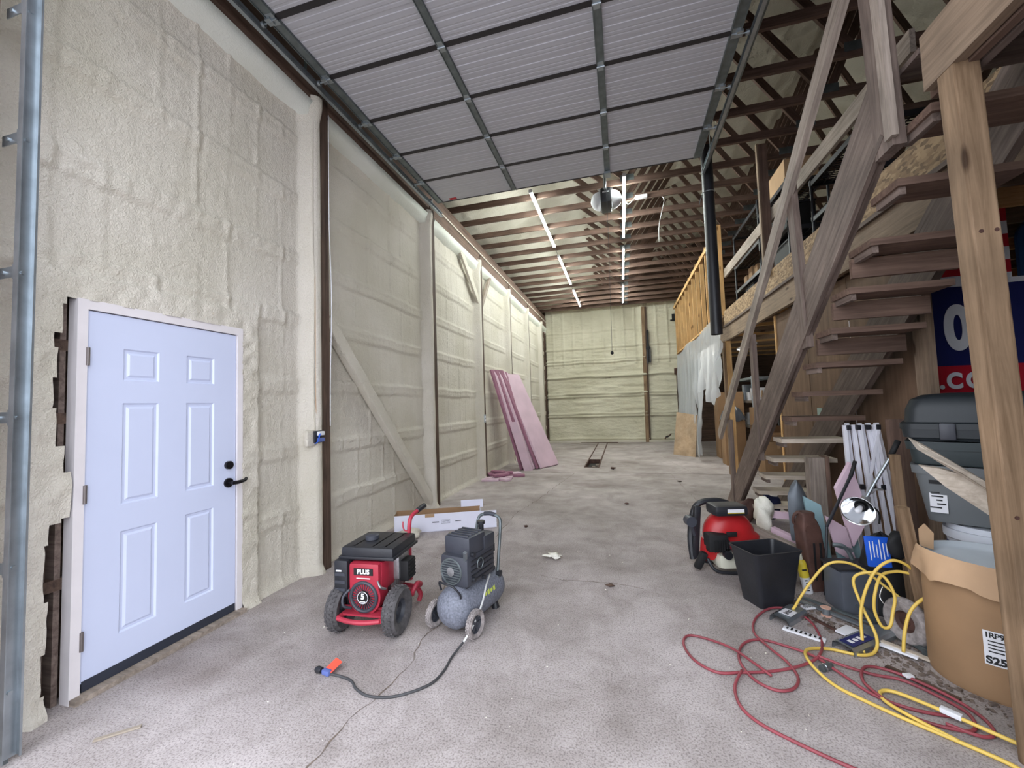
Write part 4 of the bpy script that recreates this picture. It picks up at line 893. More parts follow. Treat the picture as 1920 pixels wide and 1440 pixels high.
for k in range(4): bm = B(); bx(bm, (.135, .2+.035*k, .2+.0*k), (.004, .02, .02+.012*(k % 2)), rot=(.3, 0, 0)); ob('lime_decal', bm, plain('lime_decal_%d' % k, (196, 210, 90), .5), ac)
for y, z in ((.08, .34), (.08, .5), (.2, .31)): bm = B(); cyl(bm, (.11, y, z), (.135, y, z), .014, n=12); ob('cap_screw', bm, 'black', ac, auto=True)
bm = B(); bx(bm, (.1, .02, .5), (.02, .02, .09), rot=(.4, .3, 0)); ob('cable_tie', bm, 'galv', ac)
# its power cord, plug and tag
bpy.context.view_layer.update(); ACI = ac.matrix_world.inverted()
W_ = [(-.985, 2.86, .27), (-.975, 2.75, .24), (-.965, 2.62, .17), (-.985, 2.5, .09), (-1.02, 2.42, .03), (-1.045, 2.3, .008), (-1.04, 2.17, .007), (-1.07, 2.05, .007), (-1.2, 1.935, .007), (-1.335, 1.905, .007), (-1.44, 1.94, .007), (-1.5, 1.985, .007), (-1.57, 2.005, .007), (-1.66, 2.01, .01)]
bm = B(); tube(bm, [ACI @ Vector(p) for p in W_[4:]], .0068, n=8); pc = ob('power_cord', bm, 'cord', ac, smooth=True); pc['label'] = 'grey power cord looping across the floor'
bm = B(); tube(bm, [ACI @ Vector(p) for p in W_[:5]], .0068, n=8); ob('cord_top', bm, 'cord_white', pc, smooth=True)
def cordpart(name, bm, mat, auto=False):
    bmesh.ops.transform(bm, matrix=ACI @ Matrix.Translation((-1.3, 2.1, 0)), verts=bm.verts[:]); ob(name, bm, mat, pc, auto=auto)
bm = B(); bx(bm, (-.385, -.09, .016), (.055, .03, .028), rot=(0, 0, -.2), bev=.008); cordpart('plug', bm, 'plugblue', True)
bm = B(); lathe(bm, [(.001, 0), (.016, .002), (.019, .03), (.012, .045), (.001, .05)], c=(-.42, -.085, .017), axis=(-1, .1, 0), n=14); cordpart('connector', bm, 'black', True)
bm = B(); bx(bm, (-.365, -.055, .035), (.055, .075, .002), rot=(.35, .15, -.3)); cordpart('plug_tag', bm, 'orange')

# ================================================================ LEFT SIDE LOOSE THINGS
wbx = thing('long_white_box', 'long open white cardboard box lying on the floor by foam wall', 'box', (-2.26, 4.68, 0), .40)
L2, D2, H2, t = .52, .11, .21, .004
for nm_, lo, hi, m in (('bottom', (-L2, -D2, 0), (L2, D2, t), 'whitecard'), ('front_side', (-L2, -D2, 0), (L2, -D2+t, H2), 'whitecard'), ('back_side', (-L2, D2-t, 0), (L2, D2, H2+.01), 'card'), ('end', (-L2, -D2, 0), (-L2+t, D2, H2), 'card'), ('far_end', (L2-t, -D2, 0), (L2, D2, H2), 'whitecard')): box(nm_, lo, hi, m, wbx)
bm = B(); bx(bm, (L2+.09, -D2-.01, H2*.5), (.2, .004, H2*.98), rot=None); ob('end_flap', bm, 'whitecard', wbx); bm = B(); bx(bm, (L2-.1, D2+.01, H2+.04), (.28, .004, .1)); ob('top_flap', bm, 'whitecard', wbx)
bm = B(); bx(bm, (-.1, -D2-.001, H2-.02), (.11, .001, .04)); ob('tape', bm, 'card2', wbx)
for x, w2, hh in ((-.03, .08, .012), (.09, .1, .045), (.24, .07, .01)):
    bm = B()
    if hh > .03:
        for dx, dz, sx, sz in ((0, .02, w2, .003), (0, -.02, w2, .003), (-w2/2, 0, .003, .043), (w2/2, 0, .003, .043), (0, .006, w2*.8, .004), (-.02, -.007, w2*.4, .005), (.025, -.007, w2*.3, .005)): bx(bm, (x+dx, -D2-.001, H2*.52+dz), (sx, .001, sz))
    else: bx(bm, (x, -D2-.001, H2*.52), (w2, .001, hh))
    ob('printed_mark', bm, 'glassdim', wbx)
def lump(name, label, cat, loc, s, mat, seed=0, rough=.3, sub=3, group=None):
    bm = B(); bmesh.ops.create_icosphere(bm, subdivisions=sub, radius=1)
    for v in bm.verts:
        k = 1+rough*(float(vnoise(v.co.x*2.2+seed, v.co.y*2.2+v.co.z*1.7, seed))-.5)*2; v.co = Vector((v.co.x*s[0]*k, v.co.y*s[1]*k, max(-.95, v.co.z)*s[2]*k))
    zm = min(v.co.z for v in bm.verts)
    for v in bm.verts: v.co.z -= zm
    o = ob(name, bm, mat, None, smooth=True, loc=loc); return tag(o, label, cat, group)
lump('foam_scrap', 'lump of pale foam scrap in front of the long white box', 'foam scrap', (-2.42, 4.28, 0), (.13, .09, .05), 'foam', 3)
lump('foam_scrap', 'flattened foam trimmings along the wall behind the engine', 'foam scrap', (-2.62, 4.05, 0), (.14, .3, .03), 'foam', 5)
lump('dry_leaf', 'crumpled pale scrap lying alone in the middle of floor', 'scrap', (-.71, 3.97, 0), (.075, .05, .02), 'foamchunk', 8, .7)
for i, (x, y, sx, lab) in enumerate(((.0, 6.2, .03, 'tiny dark pebble on the far floor nearest the pink boards'), (.95, 8.0, .035, 'small dark pebble near the floor joint'), (-.25, 9.35, .06, 'crumbled bit beside the trench drain'), (-.16, 3.45, .03, 'dark dried leaf bit on the open floor'), (-1.2, 4.9, .03, 'dark chip on the floor beyond the compressor'))): lump('floor_debris', lab, 'debris', (x, y, 0), (sx, sx*.6, sx*.35), 'darkwood' if i % 2 else 'rust', 11+i, .6, 2)
sp = B(); bx(sp, (0, 0, .005), (.17, .02, .008), bev=.002); tag(ob('wood_splinter', sp, 'palewood', None, loc=(-2.37, 1.43, 0), rot=(0, 0, .75)), 'thin wood splinter on the floor in front of the entry door', 'splinter')
# pink boards leaning on the wall
PG = 'pink foam boards leaning on the wall'
def slab8(name, b, tp, dvec, tvec, mat, label, cat='foam board', group=PG, tw=1.0):
    # b: near bottom corner, tp: near top corner, dvec: width vector, tvec: thickness vector
    b = Vector(b); t = thing(name, label, cat, b, group=group); tp = Vector(tp)-b; dv = Vector(dvec); tv = Vector(tvec)
    bm = B(); c = [Vector(), dv, dv+tv, tv]; v0 = [bm.verts.new(p) for p in c]; v1 = [bm.verts.new(tp+(p if tw == 1 else p*tw)) for p in c]
    bm.faces.new(v0[::-1]); bm.faces.new(v1)
    for i in range(4): bm.faces.new([v0[i], v0[(i+1) % 4], v1[(i+1) % 4], v1[i]])
    ob('board', bm, mat, t)
    n = tv.normalized()
    return t
names = ['outermost of the narrow pink boards, closest to the foam wall', 'second narrow pink board out from the foam wall', 'third narrow pink board out from the foam wall', 'fourth narrow pink board out from the foam wall', 'narrow pink board tucked right behind the wide one']
for k in range(5):
    slab8('pink_board', (-2.32+.085*k, 9.10+.045*k, 0), (-2.835+.036*k, 8.62+.085*k, 2.30-.012*k), (.22-.03*k, .55, 0), (.042, .012, .02), 'pinkd' if k in (0, 2, 4) else 'pink', names[k], tw=.75)
slab8('pink_board', (-2.21, 9.02, 0), (-2.49, 8.86, 1.12), (.01, .04, 0), (.17, .07, 0), 'pink', 'short pink offcut standing in front of the narrow boards')
slab8('pink_board', (-1.90, 9.33, 0), (-2.70, 9.10, 2.22), (.30, .62, 0), (.04, .01, .03), 'pink', 'wide pink foam board at the front of the leaning stack', tw=.85)
for i, (x, y, z, sx, sy, rz, rx) in enumerate(((-2.62, 7.95, 0, .3, .1, .5, 0), (-2.45, 8.1, 0, .22, .16, -.4, .1), (-2.66, 8.3, .0, .36, .12, 1.0, 0), (-2.5, 8.35, .045, .4, .1, .25, .12), (-2.3, 8.05, 0, .16, .14, .1, 0), (-2.72, 8.12, .05, .2, .1, -.9, .15), (-2.38, 8.5, .0, .42, .2, .6, 0), (-2.58, 8.2, .09, .3, .08, -.2, .1), (-2.35, 7.85, .0, .3, .14, -.6, 0), (-2.2, 8.3, 0, .34, .12, .3, .0), (-2.6, 7.75, 0, .34, .1, .2, .05), (-2.45, 8.0, .06, .36, .12, .9, .1))):
    bm = B(); bx(bm, (0, 0, .022), (sx, sy, .044), bev=.004); o = ob('pink_offcut', bm, ('pink', 'pinkd')[i % 2], None, auto=True, loc=(x, y, z+.004), rot=(rx, 0, rz)); tag(o, 'broken pink foam offcut heaped on the floor by the wall', 'foam offcut', 'pink offcuts heaped by the wall')

# ================================================================ RIGHT SIDE CLUTTER
# waste bin
bn_ = thing('waste_bin', 'black plastic waste bin standing in front of the red blower', 'waste bin', (.965, 3.42, 0), .42)
def rrect(hx, hy, r, n=6):
    pts = []
    for cx, cy, a0 in ((hx-r, hy-r, 0), (-hx+r, hy-r, PI/2), (-hx+r, -hy+r, PI), (hx-r, -hy+r, 1.5*PI)):
        for k in range(n+1): a = a0+PI/2*k/n; pts.append((cx+r*math.cos(a), cy+r*math.sin(a)))
    return pts
bm = B(); rings = []
for z, hx, hy, r in ((.012, .125, .09, .03), (0.0, .135, .1, .03), (.36, .185, .135, .035), (.385, .198, .147, .04), (.392, .198, .147, .04), (.392, .186, .136, .035), (.36, .178, .128, .03), (.015, .128, .093, .03)): rings.append([bm.verts.new((x, y, z)) for x, y in rrect(hx, hy, r)])
for r0, r1 in zip(rings, rings[1:]):
    m = len(r0)
    for k in range(m): bm.faces.new([r0[k], r0[(k+1) % m], r1[(k+1) % m], r1[k]])
bm.faces.new(rings[0]); bm.faces.new(rings[-1]); ob('bin_shell', bm, 'black', bn_, auto=True)
bm = B(); g = bmesh.ops.create_grid(bm, x_segments=14, y_segments=12, size=1)
for v in bm.verts: v.co = Vector((v.co.x*.15, v.co.y*.1, .25+.03*float(vnoise(v.co.x*6, v.co.y*6, 71))))
ob('bin_contents', bm, 'blackm', bn_)
# backpack blower
bl = thing('leaf_blower', 'red and black backpack leaf blower standing on the floor', 'blower', (.83, 3.98, 0), .25)
bm = B(); lathe(bm, [(.001, -.09), (.09, -.088), (.15, -.07), (.2, -.03), (.215, .02), (.2, .08), (.15, .1), (.001, .1)], axis=(0, 1, 0), n=40)
for v in bm.verts: v.co = Vector((v.co.x*1.02+(.05*(v.co.x > .1)*(v.co.z < 0)), v.co.y, v.co.z))
ob('fan_housing', bm, 'redblow', bl, smooth=True, loc=(.04, .02, .29))
bm = B()
for k in range(5):
    for j in range(3): bx(bm, (.06+.028*k+.01*j, -.092+.006*abs(k-2), .25-.025*j), (.012, .02, .012))
ob('vents', bm, 'blackm', bl)['kind'] = 'stuff'; bm = B(); bx(bm, (.0, -.098, .33), (.09, .012, .04), bev=.006); ob('vent_cover', bm, 'blackm', bl, auto=True)
bm = B(); bx(bm, (-.02, -.085, .235), (.13, .03, .07), rot=(0, .1, 0), bev=.01); ob('cover', bm, 'redframe', bl, auto=True)
bm = B(); prism(bm, [(-.22, .0), (-.14, -.0), (-.06, .1), (-.1, .2), (-.2, .17)], .1, lambda u, v, w2: (u, w2-.05, v+.1)); ob('lower_shell', bm, 'redblow', bl, auto=True)
bm = B(); bx(bm, (-.12, -.06, .26), (.17, .12, .15), bev=.02)
for k in range(7): bx(bm, (-.16+.02*k, -.124, .24), (.008, .01, .1))
ob('engine', bm, 'blackm', bl, auto=True)
bm = B(); tube(bm, [(-.26, .1, .06), (-.26, .13, .25), (-.22, .14, .46), (-.15, .14, .545), (0, .14, .56), (.1, .13, .53)], .028, n=8); bx(bm, (-.22, .1, .3), (.06, .05, .46), rot=(0, .1, 0), bev=.015); ob('back_frame', bm, 'black', bl, auto=True)
bm = B(); bx(bm, (.0, -.03, .53), (.28, .2, .09), rot=(0, .0, 0), bev=.03); tp_ = ob('top_pad', bm, 'black', bl, auto=True)
bm = B(); bx(bm, (.03, -.133, .535), (.14, .003, .028)); ob('name_label', bm, 'print_white', tp_)
bm = B(); bx(bm, (.03, -.1345, .517), (.14, .003, .005)); ob('label_line', bm, 'yellowcan', tp_)
bm = B(); bx(bm, (.02, -.02, .10), (.28, .18, .13), bev=.045); ob('fuel_tank', bm, 'fuel', bl, auto=True)
bm = B(); tube(bm, [(-.2, -.06, .12), (-.16, -.1, .04), (-.05, -.115, .016), (.15, -.115, .016), (.2, -.1, .05)], .014, n=8); tube(bm, [(-.2, .1, .12), (-.16, .12, .03), (0, .12, .016), (.18, .12, .016)], .014, n=8); ob('base_frame', bm, 'black', bl, smooth=True)
bm = B(); cyl(bm, (-.3, -.02, .42), (-.3, .06, .42), .045, n=20); tube(bm, [(-.3, .02, .42), (-.27, .05, .36), (-.24, .08, .28)], .022); ob('throttle_grip', bm, 'charcoal', bl, auto=True)
bm = B(); cyl(bm, (-.06, -.11, .17), (-.06, -.15, .17), .035, n=20); ob('fuel_cap', bm, 'black', bl, auto=True)
bm = B(); bx(bm, (-.25, -.04, .1), (.06, .05, .16), rot=(.2, .4, 0), bev=.015); ob('strap', bm, 'blackm', bl, auto=True)
bm = B(); cyl(bm, (-.05, -.13, .205), (-.05, -.145, .205), .022, n=16); ob('chrome_screw', bm, 'chrome', bl)
# rusty jack, pointed cap, yellow can
jk2 = thing('rusty_steel_post', 'rusty brown steel jack body standing upright beside the bin', 'jack', (1.375, 3.72, 0), .3)
bm = B(); rings = []
for z, hx, hy in ((0, .085, .07), (.08, .08, .065), (.3, .078, .06), (.46, .075, .058), (.52, .06, .05), (.54, .05, .045), (.575, .055, .045), (.585, .05, .04)): rings.append([bm.verts.new((x-.09*z+.02, y, z)) for x, y in rrect(hx, hy, .02, 3)])
for r0, r1 in zip(rings, rings[1:]):
    m = len(r0)
    for k in range(m): bm.faces.new([r0[k], r0[(k+1) % m], r1[(k+1) % m], r1[k]])
bm.faces.new(rings[0]); bm.faces.new(rings[-1]); ob('body', bm, 'rust', jk2, auto=True)
for x in (-.03, .02): box('groove', (x, -.0655, .08), (x+.014, -.058, .36), 'blackm', jk2)
bm = B(); cyl(bm, (-.05, -.06, .46), (-.05, -.045, .46), .03, n=18); ob('boss', bm, 'rust', jk2, auto=True)
bm = B(); tube(bm, [(-.03, 0, .55), (-.07, .0, .58), (-.1, .02, .56), (-.1, .04, .5), (-.07, .04, .47)], .012, n=6); ob('chain', bm, 'rust', jk2, smooth=True)
sc_ = thing('pointed_shovel', 'grey pointed steel shovel blade standing upright behind the rusty jack', 'shovel', (1.42, 4.0, 0))
def shov(u, v): 
    wv = np.interp(v, [0, .3, .5, .62, .72, .76], [.06, .075, .075, .07, .035, .003]); return (wv*u-.03*v, .03*u*u-.03, .02+v)
gridmesh('blade', np.linspace(-1, 1, 13), np.linspace(.25, .76, 22), shov, 'greysteel', sc_); 
gridmesh('blade_back', np.linspace(-1, 1, 13), np.linspace(.25, .76, 22), lambda u, v: (shov(u, v)[0], shov(u, v)[1]+.006, shov(u, v)[2]), 'greysteel', sc_)
bm = B(); cyl(bm, (0, .0, 0), (-.01, .0, .32), .02, n=12); ob('shaft', bm, 'rust', sc_, auto=True)
yc = thing('spray_can', 'yellow and white foam spray can leaning against the rusty jack', 'can', (1.30, 3.62, .0), 0, rot=(0, -.16, 0))
bm = B(); lathe(bm, [(.001, 0), (.03, 0), (.032, .005), (.032, .14), (.001, .14)], n=22); ob('can_lower', bm, 'print_white', yc, auto=True)
bm = B(); lathe(bm, [(.0325, .12), (.0325, .22), (.03, .235), (.016, .25)], n=22); ob('can_label', bm, 'yellowcan', yc, auto=True)
bm = B(); lathe(bm, [(.016, .248), (.018, .25), (.018, .29), (.001, .292)], n=16); ob('cap', bm, 'fuel', yc, auto=True)
bm = B(); 
for k in range(5): bx(bm, (-.005+.004*(k % 2), -.0325, .03+.018*k), (.018, .003, .008))
bx(bm, (0, -.0328, .18), (.03, .003, .012)); ob('can_print', bm, 'print_black', yc)
lump('foam_chunk', 'torn block of white insulation foam beside the stair foot', 'foam', (1.22, 4.3, .22), (.085, .07, .15), 'foamchunk', 21, .45)
lump('foam_chunk', 'flat cream foam piece under the white foam block', 'foam', (1.13, 4.22, .1), (.11, .09, .08), 'foamchunk', 25, .4)
def plank(name, p0, p1, wd, ht, mat, label, cat, up=(0, 0, 1), group=None):
    t = thing(name, label, cat, p0, group=group); beam('timber' if mat not in ('pink', 'teal', 'pinkd') else 'slab', (0, 0, 0), Vector(p1)-Vector(p0), wd, ht, mat, t, up=up); return t
plank('timber_offcut', (1.02, 4.12, .33), (1.42, 3.82, .18), .05, .1, 'greywood', 'grey timber offcut slanting between blower and rusty jack', 'timber')
plank('timber_offcut', (1.05, 4.02, .24), (1.42, 3.78, .1), .04, .07, 'oldwood_red', 'reddish timber strip under the grey timber offcut', 'timber')
plank('pink_strip', (1.25, 4.18, .28), (1.48, 3.92, .2), .05, .1, 'pink', 'short pink foam strip beside the grey timber offcut', 'foam strip')
plank('pink_strip', (1.25, 4.35, .4), (1.6, 4.38, .37), .05, .06, 'pink', 'thin pink foam strip lying behind the white foam block', 'foam strip')
slab8('pink_triangle', (1.66, 3.72, .33), (1.60, 3.78, .76), (.13, .03, .22), (-.01, .03, 0), 'pink', 'angular pink foam sheet standing behind the work lamp', group=None, tw=.9)
slab8('teal_board', (1.45, 3.86, .22), (1.42, 3.92, .66), (.12, .0, -.07), (0, .025, 0), 'teal', 'pale teal board end behind the rusty jack', cat='board', group=None)
slab8('teal_board', (1.55, 3.7, .2), (1.53, 3.74, .47), (.18, .03, -.09), (0, .03, 0), 'teal', 'layered pink and teal packet beneath the angular pink sheet', cat='packet', group=None)
slab8('pink_packet', (1.52, 3.66, .3), (1.48, 3.7, .56), (.14, .03, -.09), (0, .02, 0), 'pink', 'small pink foam packet leaning beside the black pole', group=None)
bm = B(); tube(bm, [(1.45, 3.62, .5), (1.66, 3.7, .86)], .011, n=8, smooth=0); bp_ = thing('black_pole', 'black pole slanting up beside the rusty jack', 'pole', (1.40, 3.6, .0))
ob('shaft', bm, 'black', bp_).location = (-1.40, -3.6, 0); bm = B(); tube(bm, [(.0, .0, .0), (.05, .02, .5)], .01, n=8, smooth=0); ob('lower_shaft', bm, 'black', bp_)
bm = B(); tube(bm, [(.262, .1, .86), (.29, .11, .93), (.3, .1, .98)], .014, n=8); ob('grip', bm, 'blackm', bp_, smooth=True)
# clamp work lamp on a pole
wlp = thing('work_lamp', 'clamp work lamp with a shiny bowl reflector on a steel pole', 'lamp', (1.51, 3.3, .70))
ax_ = Vector((-.55, -.78, -.12)).normalized()
bm = B(); lathe(bm, [(.02, -.1), (.045, -.085), (.07, -.05), (.088, -.01), (.094, .004), (.097, .004), (.09, -.012), (.072, -.054), (.046, -.09), (.02, -.104)], axis=ax_, n=36, closed=True); ob('reflector', bm, 'chrome', wlp, smooth=True)
bm = B(); lathe(bm, [(.001, .02), (.012, .015), (.02, -.01), (.016, -.05), (.012, -.09), (.001, -.09)], axis=ax_, n=16); ob('bulb', bm, 'whitep', wlp, smooth=True)
bm = B(); cyl(bm, -ax_*.09, -ax_*.16, .024, n=16); ob('socket', bm, 'blackm', wlp, auto=True)
bm = B(); tube(bm, [(.08, .1, .03), (.16, .08, .2), (.235, .05, .36)], .011, n=10); ob('pole', bm, 'galv', wlp, smooth=True)
bm = B(); tube(bm, [(.23, .052, .35), (.28, .04, .47)], .017, n=10, smooth=0); ob('pole_grip', bm, 'blackm', wlp, smooth=True)
bm = B(); bx(bm, (.1, .1, .05), (.04, .04, .06), bev=.006); tube(bm, [(.13, .1, .1), (.15, .08, .13), (.19, .08, .13)], .008, n=6); ob('clamp', bm, 'silver', wlp, auto=True)
bm = B(); tube(bm, [(.1, .1, .02), (.14, .08, .0), (.16, .08, -.04), (.15, .07, -.1)], .006, n=6); ob('cord', bm, 'blackm', wlp, smooth=True)
# black bag and blue packet
bagt = gridmesh('black_bag', np.linspace(0, 2*PI, 33), np.linspace(0, 1, 22), lambda a, v: (1.70+(.17-.06*v)*np.cos(a)*(1+.25*(vnoise(np.cos(a)*2+5, v*5+np.sin(a)*2, 81)-.5))*np.sqrt(np.clip(1-v**5, 0, 1)), 3.45+(.15-.05*v)*np.sin(a)*np.sqrt(np.clip(1-v**5, 0, 1)), .52*v+.03*(vnoise(np.cos(a)*3+4, v*4+np.sin(a)*3, 82)-.5)*v), 'blackm')
tag(bagt, 'slumped black cloth tool bag under the work lamp', 'bag')
bp2 = thing('blue_packet', 'bright blue packet with white print stuck in the black bag', 'packet', (1.575, 3.225, .36), 0, rot=(-.2, .06, .15))
bm = B(); bx(bm, (0, 0, .095), (.14, .02, .19), bev=.008); ob('packet_body', bm, 'blue', bp2, auto=True)
bm = B()
for k in range(6): bx(bm, (-.05+.02*k, -.0105, .1+.01*(k % 2)), (.006, .001, .12-.02*(k % 3)))
ob('packet_print', bm, 'print_white', bp2)
hs = lump('cloth_hat', 'rounded black cloth cap hanging beside the blue packet', 'cap', (1.68, 3.22, .42), (.06, .03, .09), 'blackm', 31, .15)
tg = thing('price_tag', 'white barcode tag hanging at the edge of the black bag', 'tag', (1.73, 3.12, .36), 0, rot=(-.15, .35, .1))
bm = B(); bx(bm, (0, 0, .0), (.06, .002, .09)); ob('card', bm, 'print_white', tg); bm = B()
for k in range(9): bx(bm, (-.022+.0055*k, -.0015, -.005), (.0018+.001*(k % 3), .001, .04))
bx(bm, (0, -.0015, .03), (.04, .001, .006)); ob('bars', bm, 'print_black', tg)
bl2 = thing('blue_sleeve', 'blue and white plastic sleeve standing beside the barcode tag', 'sleeve', (1.79, 3.14, .26), 0, rot=(-.1, .25, 0))
bm = B(); prism(bm, [(-.03, 0), (.03, 0), (.034, .14), (.02, .22), (0, .245), (-.02, .22), (-.034, .14)], .006, lambda u, v, w2: (u, w2, v)); ob('sleeve_body', bm, 'navy', bl2); bm = B(); prism(bm, [(-.022, .03), (.022, .03), (.024, .12), (-.024, .12)], .002, lambda u, v, w2: (u, -.003+w2, v)); ob('sleeve_print', bm, 'print_white', bl2)
bm = B(); tube(bm, [(1.53, 3.12, .28), (1.5, 3.1, .22), (1.53, 3.08, .17), (1.58, 3.08, .16), (1.6, 3.1, .2), (1.59, 3.11, .25)], .004, n=6); tag(ob('wire_loop', bm, 'chrome', None, smooth=True), 'thin bright wire loop hanging at the front of the black bag', 'wire')
# dark bin panel below, clothing, tie bracket
t = thing('dark_toolbox', 'dark grey open tool box behind the yellow hose', 'tool box', (1.5, 3.42, 0), .15)
bm = B(); bx(bm, (0, 0, .14), (.26, .2, .28), bev=.015); ob('box_body', bm, 'glassdim', t, auto=True); bm = B(); bx(bm, (0, .02, .29), (.27, .2, .02), bev=.006); ob('lid', bm, 'black', t, auto=True)
t = thing('steel_bracket', 'bent dark steel bracket lying against the rusty jack', 'bracket', (1.5, 3.55, .25)); bm = B(); tube(bm, [(-.05, 0, .14), (.02, -.01, .13), (.06, -.02, .04), (.05, -.02, -.06), (.0, -.02, -.12)], .016, n=6); bx(bm, (.02, .01, .12), (.12, .04, .02), rot=(0, .3, 0)); ob('bar', bm, 'galv_dark', t, auto=True)
plank('galvanised_strip', (1.42, 3.56, .17), (1.52, 3.2, .015), .05, .012, 'galv_dark', 'grey flat steel strip sloping to the floor from the jack', 'strip')
lump('dark_cloth', 'dark blue cloth bundle behind the lower stair treads', 'cloth', (1.66, 5.62, 0), (.14, .1, .15), 'denim', 35, .3)
lump('dark_cloth', 'dark red cloth bundle below the lower stair treads', 'cloth', (1.4, 5.55, .0), (.14, .1, .13), 'rust', 36, .3)
# ================================================================ TOTES, BUCKETS, DRUM
def tote(loc, s, h, label, mat, lid=None, rz=0, taper=.92, dome=0):
    t = thing('storage_tote', label, 'tote', loc, rz)
    bm = B(); rings = []
    for z, k in ((0, taper), (.01, taper+.01), (h-.05, .985), (h-.05, 1.02), (h, 1.03), (h, .97)): rings.append([bm.verts.new((x, y, z)) for x, y in rrect(s[0]/2*k, s[1]/2*k, .05, 5)])
    for r0, r1 in zip(rings, rings[1:]):
        m = len(r0)
        for k in range(m): bm.faces.new([r0[k], r0[(k+1) % m], r1[(k+1) % m], r1[k]])
    bm.faces.new(rings[0]); bm.faces.new(rings[-1]); ob('tub', bm, mat, t, auto=True)
    if lid:
        bm = B(); rings = []
        prof = [(0, 1.05), (.035, 1.05), (.045, 1.0)]+([(.045, .96), (.1, .9), (.11, .84)] if not dome else [(.05+dome*.45, .985), (.05+dome*.8, .93), (.05+dome*.95, .82), (.05+dome, .62)])
        for z, k in prof: rings.append([bm.verts.new((x, y, h+z)) for x, y in rrect(s[0]/2*k, s[1]/2*k, .07*k, 6)])
        for r0, r1 in zip(rings, rings[1:]):
            m = len(r0)
            for k in range(m): bm.faces.new([r0[k], r0[(k+1) % m], r1[(k+1) % m], r1[k]])
        bm.faces.new(rings[0][::-1]); bm.faces.new(rings[-1]); lo = ob('lid', bm, lid, t, auto=True)
        for sx in (-1, 1): bm = B(); bx(bm, (sx*s[0]*.3, -s[1]*.53, h-.01), (.07, .03, .1), bev=.01); ob('latch', bm, 'charcoal', t, auto=True)
    return t
bk = thing('paint_bucket', 'white bucket with a navy stripe under the grey tote', 'bucket', (2.08, 3.1, 0))
bm = B(); lathe(bm, [(.001, 0), (.17, 0), (.185, .6), (.2, .61), (.2, .66), (.185, .66), (.18, .69), (.001, .69)], n=36); ob('bucket_wall', bm, 'bucket', bk, auto=True)
bm = B(); lathe(bm, [(.1835, .5), (.1865, .58)], n=36); ob('stripe', bm, 'navy', bk, smooth=True); bm = B(); lathe(bm, [(.1775, .26), (.1805, .34)], n=36); ob('stripe', bm, 'navy', bk, smooth=True)
bk = thing('paint_bucket', 'white bucket hidden deeper under the grey tote', 'bucket', (2.42, 2.86, 0)); bm = B(); lathe(bm, [(.001, 0), (.17, 0), (.185, .6), (.2, .61), (.2, .66), (.185, .66), (.18, .69), (.001, .69)], n=30); ob('bucket_wall', bm, 'bucket', bk, auto=True)
gt = tote((2.23, 3.1, .70), (.86, .5, ), .34, 'grey plastic storage tote with paper label resting on buckets', 'greytote', None, rz=-.56, taper=.88)
bm = B(); bx(bm, (-.33, -.235, .16), (.075, .003, .2), rot=(-.09, 0, 0)); ob('paper_label', bm, 'print_white', gt)
bm = B(); 
for k in range(7): bx(bm, (-.33+.008*((k*3) % 4-1.5), -.2385+.002*k-.006, .09+.022*k), (.05-.012*(k % 3), .002, .008))
bx(bm, (-.33, -.249, .243), (.07, .002, .022)); ob('label_print', bm, 'print_black', gt)
bm = B(); bx(bm, (-.24, -.245, .245), (.055, .002, .05)); ob('size_mark', bm, 'print_white', gt); bm = B(); bx(bm, (-.25, -.247, .245), (.012, .002, .03)); bx(bm, (-.23, -.247, .25), (.02, .002, .02)); ob('size_print', bm, 'print_black', gt)
tote((2.24, 3.11, 1.045), (.9, .5), .14, 'dark green lidded tray stacked between grey and black totes', 'greentote', None, rz=-.56, taper=.96)
tote((2.26, 3.12, 1.19), (.94, .54), .07, 'big black domed tote at the top of the stack under banner', 'blacktote', 'blacktote', rz=-.56, taper=.95, dome=.17)
# fibre drum
dr = thing('fibre_drum', 'tall brown cardboard drum with torn paper rim beside the post', 'drum', (1.80, 2.73, 0))
bm = B(); lathe(bm, [(.235, .004), (.245, 0), (.25, .02), (.25, .6), (.245, .61), (.24, .6), (.236, .05), (.001, .05)], n=48); ob('drum_wall', bm, 'card', dr, auto=True)
bm = B(); lathe(bm, [(.001, .585), (.2, .59), (.236, .6), (.243, .625), (.247, .625), (.24, .58)], n=48); ob('liner', bm, 'liner', dr, smooth=True)
def torn(u, v):   # folded-down paper collar with ragged lower edge
    a = PI*.62+u*PI*.95; dep = .045+.15*np.clip(vnoise(u*5.5+.4, u*0, 91)-.18, 0, 1)*1.25+.02*vnoise(u*22, u*0, 92)
    r = .247+.012+.05*v*(.3+.9*vnoise(u*6, v*1.5, 93))-.02*np.abs(v-.15)
    return (r*np.cos(a), r*np.sin(a), .635+.02*vnoise(u*9, v*0, 94)-dep*v)
gridmesh('torn_collar', np.linspace(0, 1, 70), np.linspace(0, 1, 12), torn, 'paper', dr)
bm = B(); prism(bm, [(0, 0), (.1, -.02), (.12, .07), (.06, .12), (.01, .09)], .006, lambda u, v, w2: (-.2+u*.6, .14+w2+.1*v, .62+v)); ob('torn_flap', bm, 'paper', dr)
a0 = 1.5*PI-.5; nrm = Vector((math.cos(a0), math.sin(a0), 0)); tan = Vector((-math.sin(a0), math.cos(a0), 0))
lab = thing_ = bpy.data.objects.new('drum_label', None); 
def curved(name, a, b, z0, z1, r, mat): return gridmesh(name, np.linspace(a, b, 14), np.linspace(z0, z1, 4), lambda t, z: (r*np.cos(t), r*np.sin(t), z), mat, dr)
bpy.data.objects.remove(lab)
a1 = 1.5*PI-.72; curved('paper_label', a1, a1+.62, .175, .335, .2512, 'print_white')
